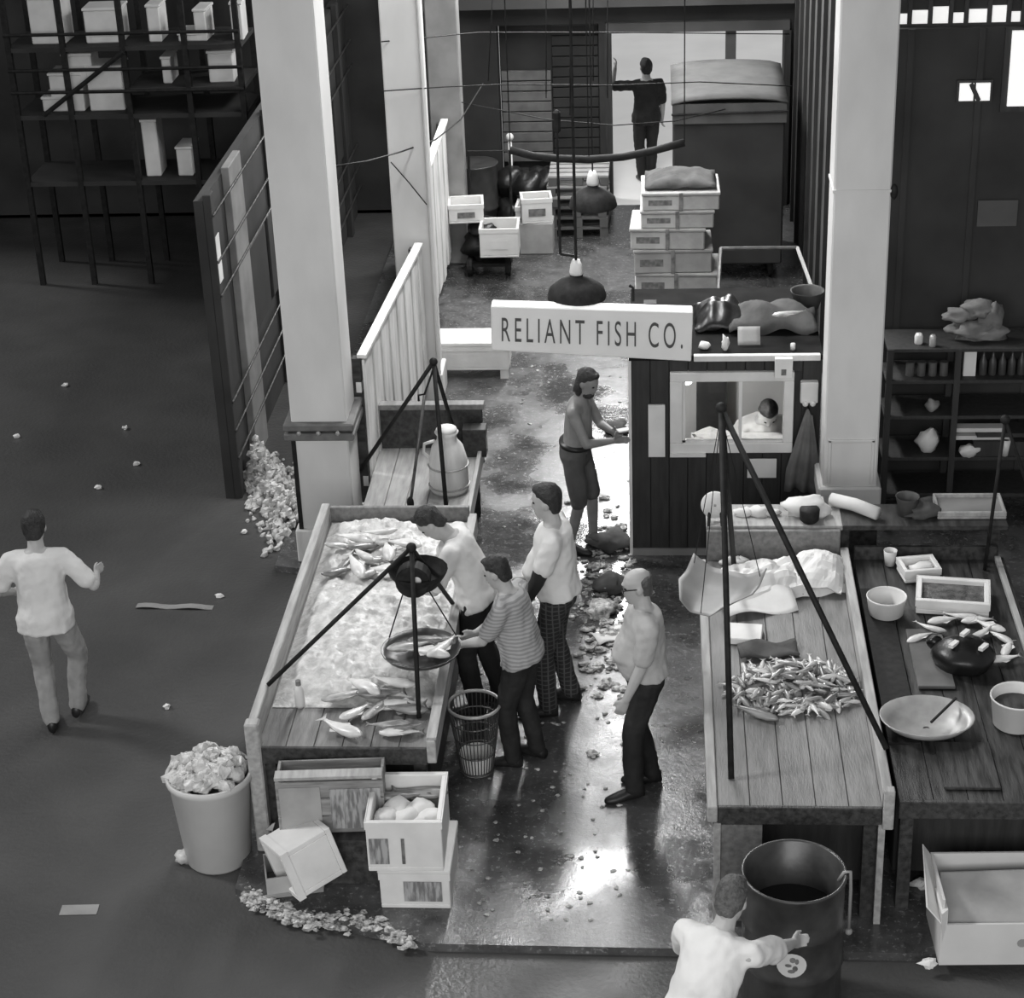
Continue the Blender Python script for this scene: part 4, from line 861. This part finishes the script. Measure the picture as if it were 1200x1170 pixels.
for x in (-.18, .26): O('wheel', MB().lathe([(.02, -.03), (.1, -.03), (.11, 0), (.1, .03), (.02, .03)], 16, Matrix.Translation((x, -.2, .11)) @ Matrix.Rotation(PI/2, 4, 'Y'), True, True), M_IRON, ht)
O('handle', T([(-.2, .28, .1), (-.2, .42, 1.3), (.28, .42, 1.3), (.28, .28, .1)], .018, 6), M_IRON, ht)
p = G(601, 262); wp = thing('white_post', 'thin white pipe post with a rounded cap behind the crates', 'post', (p.x, p.y, 0))
O('pipe', T([(0, 0, 0), (0, 0, 1.05)], .025, 8), M_WHITE, wp, True); O('cap', MB().ell((0, 0, 1.1), .05), M_WHITE, wp, True); O('collar', MB().lathe([(.04, .6), (.04, .66)], 12, None, True, True), M_WHITE2, wp)
# pallets before the loading bay
for i in range(6):
    t = thing('pallet', ('bottom', 'second', 'third', 'fourth', 'fifth', 'topmost')[i]+' pallet of the stack before the loading bay', 'pallet', (-1.0+.02*(i % 2), 23.3, .13*i), rnd.uniform(-.04, .04), 'pallets before the loading bay')
    for k in range(5): O('deck_board', B(-.36, .36, -.4+k*.17, -.28+k*.17, .1, .125), M_CARD if i > 2 else M_WALLM, t)
    for k in range(3): O('bearer', B(-.36+k*.31, -.26+k*.31, -.4, .4, 0, .1), M_WALLM, t)
one('steel_drum', MB().lathe([(.26, 0), (.27, .01), (.27, .28), (.285, .3), (.27, .32), (.27, .82), (.28, .84), (.26, .84), (.02, .82)], 24, None, True, True), M_DRUM, 'dark drum among the goods by the loading bay', 'drum', (-2.25, 23.3, 0), smooth=True)
dkh = thing('sack_heap', 'pile of dark sacks behind the hand truck before the loading bay shutter', 'sacks', (-1.62, 23.35, 0))
for i in range(6): O('sack', MB().lump((-.2+.2*(i % 3), .1*(i % 2), .2+.32*(i//3)), (.24, .26, .2), 80+i, .2, None, 14, 10), M_BLACKPL, dkh, True)

# ------------------------------------------------------------ far left: rack of cartons behind bars
rk = thing('storage_rack', 'tall storage rack in the dark left-hand hall holding pale cartons behind bars', 'rack', (-7.3, 21.6, -.06))
for x in (0, .62, 1.3, 2.0, 2.6):
    for y in (-.01, .81): O('upright', B(x, x+.06, y, y+.06, 0, 3.6), M_IRON, rk)
for z_ in (1.2, 1.98, 2.75): O('shelf_board', B(0, 2.66, .0, .86, z_, z_+.05), M_WALLD, rk)
for z_ in (2.3, 2.55, 2.95): O('bar', T([(0, -.02, z_), (2.66, -.02, z_)], .02, 6), M_IRON, rk)
O('brace', T([(.35, -.05, 2.05), (1.35, -.05, 2.75)], .03, 6), M_IRON, rk)
rows = [(40, 72, 14, 70, 1.98, 'large bright carton'), (74, 100, 30, 90, 1.98, 'streaked carton'), (102, 140, 20, 62, 2.52, 'shallow grey carton'), (104, 138, 66, 120, 1.98, 'tall dim carton'), (60, 92, 74, 120, 1.98, 'squat carton'),
        (176, 186, 18, 62, 2.33, 'narrow bright board'), (190, 197, 58, 90, 2.03, 'short narrow board'), (230, 240, 14, 52, 2.33, 'thin upright panel'), (243, 265, 10, 82, 2.33, 'broad bright panel'), (272, 281, 10, 55, 2.33, 'slim upright panel'), (204, 236, 2, 11, 2.75, 'flat bright parcel'), (100, 130, 0, 12, 2.75, 'flat dim parcel'),
        (50, 75, 110, 128, 1.78, 'small bright package'), (170, 178, 120, 200, 1.25, 'glint shaped as a tall thin slat'), (206, 220, 143, 178, 1.25, 'small crossed package')]  # tall thin slat: vertical glints put in as a white box
O('shelf_board', B(1.35, 2.66, .0, .86, 2.28, 2.33), M_WALLD, rk)
for i, (xa, xb, ya, yb, zb, nm) in enumerate(rows):
    pa, pb = PY(xa, yb, 21.75), PY(xb, ya, 21.75); zb = zb-.01+.0
    sh_z = min((1.25, 2.03, 2.33, 2.8), key=lambda q_: abs(q_-(pa.z+.06)))-.06
    slab_box('carton', nm+' stored on the rack in the dark left-hand hall', 'carton', ((pa.x+pb.x)/2, 21.95, sh_z), (pb.x-pa.x, .36, min(max(.1, pb.z-pa.z), min([q_-.12 for q_ in (1.98, 2.28 if (pa.x+pb.x)/2 > -5.97 else 2.75, 2.75, 9) if q_-.06 > sh_z+.06])-sh_z)), rnd.uniform(-.06, .06), M_WHITE, 'cartons on the storage rack', False)
# white lumps standing in for glints, and litter, on the hall floor
for i, (px, py) in enumerate(((76, 453), (147, 503), (160, 545), (115, 573), (20, 513), (36, 206), (72, 212), (257, 700), (286, 625), (196, 830))):
    p = G(px, py, tz); one('litter_glint', MB().lump((0, 0, 0), (.035, .03, .02), i+90, .4, None, 6, 5), M_PAPER, 'small white lump for litter and glints on the dark hall floor', 'litter', (p.x, p.y, tz+.015), group='scraps on the hall floor')
p = G(205, 712, tz); one('paper_strip', MB().sheet(lambda u, v: (-.32+.64*u, -.035+.07*v, .01+.008*math.sin(u*11)), 10, 2, .004), M_GREY, 'dull flattened strip lying on the dark hall floor', 'strip', (p.x, p.y, tz), rad(-2))
# ridge of scraps along the kerb and spilt scraps in the aisle
sc_ = MB()
path = [G(x, y, -.03) for x, y in ((285, 1046), (310, 1062), (345, 1078), (385, 1082), (420, 1084), (450, 1090), (482, 1108))]
for i in range(420):
    t = rnd.uniform(0, 5.999); a, b = path[int(t)], path[int(t)+1]; q_ = a.lerp(b, t-int(t))
    s_ = rnd.uniform(.008, .026); sc_.lump((q_.x+rnd.gauss(0, .03), q_.y+rnd.gauss(0, .035), tz+.02+rnd.uniform(0, .05)), (s_*1.5, s_, s_*.8), i, .4, None, 5, 4)
one('scrap_ridge', sc_, M_SCRAP, 'ridge of wet scraps and ice along the kerb below the fish boxes', 'scraps', kind='stuff')
sc2 = MB()
for i in range(420):
    if i < 260: x, y = rnd.gauss(712, 20), rnd.gauss(700, 55)
    else: x, y = rnd.uniform(560, 740), rnd.uniform(430, 1080)
    p = G(x, y); s_ = rnd.uniform(.008, .035 if i < 260 else .014)
    if p.x > .25: continue
    sc2.lump((p.x, p.y, s_*.4), (s_*1.5, s_*1.2, s_*.6), i, .45, None, 6, 4)
one('aisle_litter', sc2, M_SCRAP, 'wet scraps and shells littering the aisle beside the shed', 'scraps', kind='stuff')
for i, (px, py, r, ma_) in enumerate(((738, 505, .12, M_RAG), (715, 640, .16, M_RAG), (725, 690, .14, M_RAG), (705, 720, .12, M_SCRAP))):
    p = G(px, py); one('rag_heap', MB().lump((0, 0, r*.3), (r, r, r*.5), i+120, .4, None, 12, 8), ma_, ('dark rag on the aisle floor against the shed corner', 'dark heap of scraps by the shirtless man\'s feet', 'heap of shells on the aisle behind the plaid-trousered man', 'mound of pale scraps beside the man in glasses')[i], 'heap', (min(p.x, -.42), p.y, 0), smooth=True)
one('paper_sheet', MB().sheet(lambda u, v: (-.13+.26*u, -.1+.2*v, .02+.02*math.sin(u*5+v*3)), 6, 5, .004), M_PAPER, 'white paper lying in the aisle behind the man in glasses', 'paper', (G(715, 748).x, G(715, 748).y, 0), .4, smooth=True)
# ------------------------------------------------------------ people
def remesh(mb, name, ma, voxel=.01, smooth=4, dec=.6, disp=0, seed=0, fq=20):
    me = mb.mesh('tmp', ma); o = bpy.data.objects.new('tmp', me); C.objects.link(o)
    r = o.modifiers.new('r', 'REMESH'); r.mode = 'VOXEL'; r.voxel_size = voxel
    s = o.modifiers.new('s', 'SMOOTH'); s.iterations = smooth; s.factor = .5
    if dec < 1: d = o.modifiers.new('d', 'DECIMATE'); d.ratio = dec
    bpy.context.view_layer.update()
    n_ = bpy.data.meshes.new_from_object(o.evaluated_get(bpy.context.evaluated_depsgraph_get()))
    bpy.data.objects.remove(o); bpy.data.meshes.remove(me)
    n_.name = name; n_.materials.clear(); n_.materials.append(ma)
    if disp:
        nr = [v.normal.copy() for v in n_.vertices]
        for v, q_ in zip(n_.vertices, nr): v.co += q_*disp*(noise.noise(Vector((v.co.x*fq, v.co.y*fq, v.co.z*fq*.55+v.co.x*4))+Vector((seed, 0, 0)))+.5*noise.noise(v.co*fq*2.1))
    n_.polygons.foreach_set('use_smooth', [True]*len(n_.polygons))
    return n_
def limb(mb, a, b, ra, rb, n=10):
    a, b = Vector(a), Vector(b); mb.tube([a, a.lerp(b, .35), b], [ra, ra*.55+rb*.45+.004, rb], n); mb.ell(tuple(a), ra, 10, 8); mb.ell(tuple(b), rb, 10, 8)
def ik(a, t, l1, l2, hint):
    a, t = Vector(a), Vector(t); d = t-a; L_ = d.length; mx_ = (l1+l2)*.995
    if L_ > mx_: t = a+d*(mx_/L_); d = t-a; L_ = mx_
    u = d.normalized(); x = (l1*l1-l2*l2+L_*L_)/(2*L_); h = math.sqrt(max(0, l1*l1-x*x))
    hv = Vector(hint); hv = hv-u*hv.dot(u); hv.normalize(); return a+u*x+hv*h, t
def hand(mb, w_, d, side_, curl=.7):
    d = Vector(d).normalized(); s = Vector(side_); s = (s-d*s.dot(d)).normalized(); nrm = d.cross(s)   # s: thumb side
    mb.loft([(w_, s*.026, nrm*.02), (w_+d*.03, s*.034, nrm*.02), (w_+d*.085, s*.042, nrm*.016), (w_+d*.098, s*.038, nrm*.012)], 10)
    for i, (o_, l_) in enumerate(((.03, .068), (.011, .078), (-.009, .072), (-.028, .056))):
        p0 = w_+d*.09+s*o_; a1 = d*math.cos(curl*.6)+nrm*math.sin(curl*.6); a2 = d*math.cos(curl*1.5)+nrm*math.sin(curl*1.5)
        p1 = p0+a1*l_*.5; p2 = p1+a2*l_*.5; mb.tube([p0-d*.015, p0, p1, p2], [.0105, .0105, .0095, .008], 7); mb.ell(tuple(p2), .008, 7, 5)
    b0 = w_+d*.025+s*.026; t1 = (d*.7+s*.65+nrm*.25).normalized(); b1_ = b0+t1*.04; b2_ = b1_+(d*.9+nrm*.35+s*.1).normalized()*.035
    mb.tube([b0, b1_, b2_], [.014, .012, .009], 7); mb.ell(tuple(b2_), .009, 7, 5)
def person(label, loc, heading, H, lean=3, hip=0, pelvis_x=0, head=(8, 0), feet=((.05, .10), (-.05, -.10)), hands=((.1, .26, .8), (.1, -.26, .8)), eh=((-.6, .5, -.3), (-.6, -.5, -.3)),
           belly=0, top=M_TEE, sleeve=.62, bottom=M_TROUS, legs=1.0, hair=M_HAIR, bald=0, skin=M_SKIN, shirt=True, hem=-.10, arm_cover=None, glasses=False, beard=False, hairlen=0, foot_yaw=(.15, -.15), belt=False, knees=None, side=0, curl=.7):
    s = H/1.75; T0 = thing('person', label, 'person', loc, heading); T0.scale = (s, s, s)
    l = rad(lean); sd = rad(side); u = Vector((math.sin(l), math.sin(sd), math.cos(l))).normalized(); sv_ = Vector((0, 1, 0)); sv_ = (sv_-u*sv_.dot(u)).normalized(); f = sv_.cross(u)
    P = Vector((pelvis_x, 0, .965+hip))
    # the spine bends mainly at the waist
    def sp(t):
        k = min(1, max(0, (t+.02)/.22)); d_ = Vector((0, 0, 1)).lerp(u, k).normalized()
        if t <= 0: return P+Vector((0, 0, 1)).lerp(u, .25).normalized()*t
        return P+(Vector((0, 0, 1)).lerp(u, .55).normalized())*min(t, .18)+u*max(0, t-.18)
    prof = [(-.13, .10, .085, 0), (-.07, .158, .112, 0), (0, .165, .116, 0), (.08, .155, .108+belly*.6, belly*.5), (.16, .146, .104+belly, belly*.9), (.25, .152, .108+belly*.6, belly*.5), (.34, .168, .113, .005), (.42, .172, .105, 0), (.47, .14, .085, -.005), (.51, .075, .06, 0)]
    def ring(t, a, b_, o_, inf=0): return (sp(t)+f*o_, sv_*(a+inf), f*(b_+inf))
    bm_ = MB(); bm_.loft([ring(*q_) for q_ in prof], 18)
    hd = rad(lean*.6+head[0]); hy = rad(head[1])
    nb = sp(.49); hu = Vector((math.sin(hd), 0, math.cos(hd))); hf = Vector((math.cos(hd), 0, -math.sin(hd)))
    R_ = Matrix.Rotation(hy, 3, hu); hf = R_ @ hf; hs_ = hu.cross(hf)
    hc = nb+u*.05+hu*.12+hf*.02
    limb(bm_, nb-u*.03, hc-hu*.05-hf*.01, .062, .054)
    hp_ = [(-.118, .022, .03, .05), (-.105, .04, .05, .036), (-.07, .056, .072, .022), (-.03, .066, .086, .01), (.015, .073, .094, .003), (.055, .074, .095, -.002), (.09, .062, .082, -.006), (.115, .04, .054, -.01), (.126, .012, .016, -.01)]
    bm_.loft([(hc+hu*z_+hf*o_, hs_*a, hf*b_) for z_, a, b_, o_ in hp_], 16)
    bm_.loft([(hc+hu*.03+hf*.088, hs_*.010, hu*.008), (hc+hu*-.005+hf*.105, hs_*.013, hu*.013), (hc+hu*-.028+hf*.112, hs_*.016, hu*.012), (hc-hu*.036+hf*.095, hs_*.014, hu*.008)], 8)
    bm_.ell(tuple(hc+hu*.032+hf*.08), (.03, .03, .012)); bm_.ell(tuple(hc-hu*.075+hf*.085), (.014, .02, .01))
    for k in (-1, 1): bm_.ell(tuple(hc+hs_*.075*k-hf*.005), (.024, .014, .033))
    sleeves = MB(); tr = MB(); arms = []
    for k, sg_ in enumerate((1, -1)):
        sh_ = sp(.43)+sv_*.19*sg_
        el, wr_ = ik(sh_, hands[k], .29, .25, eh[k])
        limb(bm_, sp(.42)+sv_*.1*sg_, sh_, .075, .058); limb(bm_, sh_, el, .054, .041); limb(bm_, el, wr_, .042, .028)
        d_ = (wr_-el).normalized(); hand(bm_, wr_-d_*.005, d_, Vector((.5, -.3*sg_, .8)) if abs(d_.z) < .7 else Vector((1, -.2*sg_, .2)), curl); arms.append((sh_, el, wr_))
        if sleeve: limb(sleeves, sp(.42)+sv_*.09*sg_, sh_, .087, .072); e2 = sh_.lerp(el, min(sleeve, 1)); limb(sleeves, sh_, e2, .072, .067+.006*(sleeve < 1)); (limb(sleeves, el, el.lerp(wr_, sleeve-1), .056, .046) if sleeve > 1 else None)
        hj = P+Vector((0, .092*sg_, -.03)); ank = Vector((feet[k][0], feet[k][1], .09+(feet[k][2] if len(feet[k]) > 2 else 0)))
        kn, ank = ik(hj, ank, .43, .43, (knees[k] if knees else (1, .12*sg_, 0)))
        limb(bm_, hj, kn, .088, .056); limb(bm_, kn, ank, .056, .038)
        yw = foot_yaw[k]; fd = Vector((math.cos(yw), math.sin(yw), 0)); fs_ = Vector((-fd.y, fd.x, 0)); up_ = Vector((0, 0, 1))
        bm_.loft([(ank-fd*.05-up_*.05, fs_*.03, up_*.035), (ank-fd*.01-up_*.03, fs_*.036, up_*.05), (ank+fd*.08-up_*.055, fs_*.04, up_*.03), (ank+fd*.16-up_*.065, fs_*.035, up_*.02), (ank+fd*.19-up_*.068, fs_*.02, up_*.014)], 10)
        sm_ = MB().loft([(ank-fd*.07-up_*.045, fs_*.03, up_*.04), (ank-fd*.03-up_*.03, fs_*.045, up_*.058), (ank+fd*.05-up_*.045, fs_*.047, up_*.045), (ank+fd*.14-up_*.06, fs_*.046, up_*.03), (ank+fd*.2-up_*.065, fs_*.03, up_*.022), (ank+fd*.215-up_*.068, fs_*.01, up_*.012)], 12)
        O('shoe', sm_, M_SHOE, T0, True)
        if bottom:
            limb(tr, hj+Vector((0, 0, .02)), kn, .104, .078)
            if legs >= 1: limb(tr, kn, ank+Vector((0, 0, .0)), .078, .066)
            elif legs < 1: pass
    O('body', remesh(bm_, 'body', skin, .0085, 3, .55), skin, T0)
    if bottom:
        tr.loft([ring(t, a, b_, o_, .02) for t, a, b_, o_ in prof if t <= .09], 18)
        O('trousers' if legs >= 1 else 'shorts', remesh(tr, 'trousers', bottom, .013, 5, .8, .010, H*9, 11), bottom, T0)
        if belt: O('belt', MB().loft([ring(.062, .155, .108+belly*.55, belly*.45, .034), ring(.095, .153, .108+belly*.68, belly*.58, .034)], 20), M_SHOE, T0, True)
    if shirt:
        st = MB(); pr = [q_ for q_ in prof if q_[0] >= hem-.001 and q_[0] < .5]
        st.loft([ring(*((hem,)+pr[0][1:]), .05)]+[ring(*q_, .045 if q_[0] < .06 else .034 if q_[0] < .2 else .024) for q_ in pr]+[ring(.5, .085, .066, 0, .006)], 18)
        sm2 = MB(); sm2.add(st.v, st.f); sm2.add(sleeves.v, sleeves.f)
        O('shirt', remesh(sm2, 'shirt', top, .013, 6, .9, .013, H*7, 10), top, T0)
    if arm_cover is not None:
        a, e_, w_ = arms[arm_cover]; cv = MB(); limb(cv, a.lerp(e_, .55), e_, .058, .052); limb(cv, e_, w_, .052, .038); cv.ell(tuple(w_+(w_-e_).normalized()*.05), (.05, .05, .06))
        O('dark_arm_cover', remesh(cv, 'sleeve', M_TROUS, .012, 4, .7), M_TROUS, T0)  # plain dark layer over the lower arm and hand
    # hair, eyes, mouth
    hm = MB()
    hb = -.012
    cap = [(-.075-hairlen, .05, .03, -.06), (-.03, .076, .05, -.045), (.02, .084, .075, -.028), (.06, .085, .092, -.018), (.095, .073, .088, -.012), (.125, .05, .062, -.012), (.142, .015, .02, -.012)]
    if bald: cap = [(-.06, .06, .04, -.055), (-.02, .079, .05, -.045), (.03, .082, .055, -.045), (.065, .076, .055, -.05), (.085, .05, .03, -.06)]
    hm.loft([(hc+hu*z_+hf*o_, hs_*a, hf*b_) for z_, a, b_, o_ in cap], 16)
    if not bald: hm.ell(tuple(hc+hu*.1+hf*.045), (.05, .05, .03))
    if hairlen:
        for k in (-1, 1): hm.ell(tuple(hc+hs_*.07*k-hf*.03-hu*.05), (.035, .035, .07))
    if beard: hm.ell(tuple(hc-hu*.085+hf*.05), (.055, .055, .045))
    O('hair', remesh(hm, 'hair', hair, .009, 2, .7, .008), hair, T0)
    for k in (-1, 1): O('eye', MB().ell(tuple(hc+hu*.012+hf*.083+hs_*.032*k), (.013, .013, .008), 8, 6), M_EYE, T0, True)
    O('mouth', MB().ell(tuple(hc-hu*.06+hf*.088), (.014, .02, .005), 8, 6), M_LIP, T0, True)
    if glasses:
        gl = MB()
        for k in (-1, 1):
            c_ = hc+hu*.01+hf*.103+hs_*.034*k; n_ = 12
            gl.tube([c_+hs_*.027*math.cos(2*PI*i/n_)+hu*.022*math.sin(2*PI*i/n_) for i in range(n_+1)], .004, 5)
            gl.tube([c_+hs_*.03*k+hu*.008, c_+hs_*.045*k-hf*.11+hu*.008], .004, 5)
        O('glasses', gl, M_IRON, T0)
    return T0
def at(px, py, z=0): p = G(px, py, z); return (p.x, p.y, z)
# 1 walking away through the dark hall
person('man in a white T-shirt and faded trousers walking away through the dark hall', at(74, 852, -.06), rad(97), 1.74, lean=6, head=(10, 0), feet=((-.02, .07), (.14, -.1, .02)),
       hands=((.27, .26, 1.02), (.24, -.36, 1.14)), eh=((-.5, .7, -.6), (-.5, -.7, -.7)), bottom=M_TROUSL, hem=-.12, sleeve=.75, knees=((1, .1, 0), (.8, -.6, 0)), belt=False)
# 2 bending to the scale
person('dark-haired man in a white shirt bending forward beside the iced counter', (-1.31, 12.3, 0), rad(176), 1.74, lean=25, pelvis_x=-.0, head=(38, 5), feet=((.03, .1), (-.12, -.1)),
       hands=((.48, .12, 1.06), (.5, -.10, 1.1)), eh=((-.2, .6, -.8), (-.2, -.6, -.8)), hem=-.06, sleeve=.8)
# 3 striped shirt
person('man in a grey striped T-shirt and black trousers standing by the wire basket', at(617, 893), rad(163), 1.63, lean=13, head=(14, 4), feet=((.07, .09), (-.06, -.09)),
       hands=((.42, .12, 1.02), (.40, -.10, 1.0)), eh=((-.5, .7, -.5), (-.5, -.7, -.5)), top=M_STRIPE, hem=-.06, sleeve=.7, belly=.02, belt=False)
# 4 plaid trousers
person('stout man in a white polo shirt and plaid trousers with one dark arm', at(658, 830), rad(177), 1.82, lean=3, head=(4, -4), feet=((.08, .11), (-.06, -.11)),
       hands=((.26, .20, .86), (.24, -.16, .95)), eh=((-.8, .5, 0), (-.8, -.5, 0)), bottom=M_PLAID, belly=.055, sleeve=.62, arm_cover=0, hem=-.02)
# 5 shirtless
person('shirtless long-haired man in grey shorts standing beside the shed corner', at(677, 642), rad(-14), 1.66, lean=7, head=(16, -14), feet=((.12, .1), (-.04, -.1)),
       hands=((.33, .03, 1.16), (.36, -.07, 1.12)), eh=((-.4, .8, -.6), (-.5, -.8, -.6)), bottom=M_SHORTS, legs=.5, shirt=False, sleeve=0, skin=M_SKIND, hairlen=.04, belly=.02, beard=True, belt=True)
one('paper_slip', B(-.05, .05, -.03, .03, 0, .012), M_PAPER, 'white slip held in the shirtless man\'s hands', 'paper', (G(677, 642).x+.40, G(677, 642).y-.11, 1.135), .4)
# 6 glasses
person('balding man in glasses and a pale grey shirt standing alone in the aisle', at(757, 926), rad(192), 1.72, lean=1, head=(7, -6), feet=((.1, .08), (-.06, -.09)),
       hands=((.20, .21, .80), (-.1, -.26, .8)), eh=((-.8, .3, 0), (-.8, -.4, 0)), top=M_GREYSH, hair=M_HAIRG, bald=1, glasses=True, belly=.05, hem=-.0, sleeve=.7)
# 7 silhouette in the doorway
person('man in dark clothes with one arm raised, standing outside the bright doorway', (-.18, 25.2, -.02), rad(100), 1.62, lean=0, head=(-6, 10), feet=((.0, .07), (.03, -.07)),
       hands=((.1, .42, 1.62), (.1, -.24, .85)), eh=((-.2, .8, -.8), (-.6, -.5, 0)), top=M_TROUS, sleeve=.8)
# 8 bending by the drum
ph = person('worker in a white shirt bending over beside the steel drum', (.2, 8.0, -.06), rad(62), 1.72, lean=44, pelvis_x=-.06, hip=-.03, head=(0, 0), feet=((.08, .12), (-.12, -.12)),
       hands=((.5, .3, .8), (.72, -.22, 1.0)), eh=((-.1, .8, -.3), (.3, -.9, .1)), bottom=M_TROUSL, sleeve=.8, hem=-.1, hair=M_HAIRG)
# 9 in the shed
person('seated man in a white shirt seen through the shed window', (.84, 15.42, .03), rad(-82), 1.72, lean=28, hip=-.43, head=(30, 0), feet=((.32, .12), (.3, -.12)), hands=((.45, .14, .72), (.45, -.14, .72)), eh=((-.2, 1, -.4), (-.2, -1, -.4)), sleeve=.8, hem=-.06)
sl = thing('stool', 'small stool inside the shed under the seated man', 'stool', (.84, 15.46, .03))
O('seat', MB().lathe([(.15, .36), (.16, .38), (.15, .40)], 20, None, True, True), M_WOODL, sl)
for k in range(3): O('leg', T([(.1*math.cos(k*2.1), .1*math.sin(k*2.1), .37), (.14*math.cos(k*2.1), .14*math.sin(k*2.1), 0)], .014, 6), M_WOODD, sl)
dk = thing('desk', 'white paper-strewn desk under the shed window', 'desk', (.15, 14.78, .03))
O('desk_top', B(.1, .95, 0, .36, .86, .89), M_WHITE2, dk)
for x in (.12, .9): O('leg', B(x, x+.04, .02, .06, 0, .86), M_WOODD, dk)

one('dark_opening', MB().box(-.13, .13, -.12, .12, 0, 1.62).box(-.11, .11, -.135, -.12, .1, 1.55), M_WALLD, 'tall dark block in place of a dark opening inside the shed', 'cabinet', (.44, 16.02, .03))  # dark block added where there is a dark opening
one('paper_heap', MB().lump((0, 0, .05), (.16, .1, .07), 33, .3, None, 12, 8), M_PAPER, 'heap of white papers on the desk inside the shed', 'paper', (.40, 14.95, .92), smooth=False)
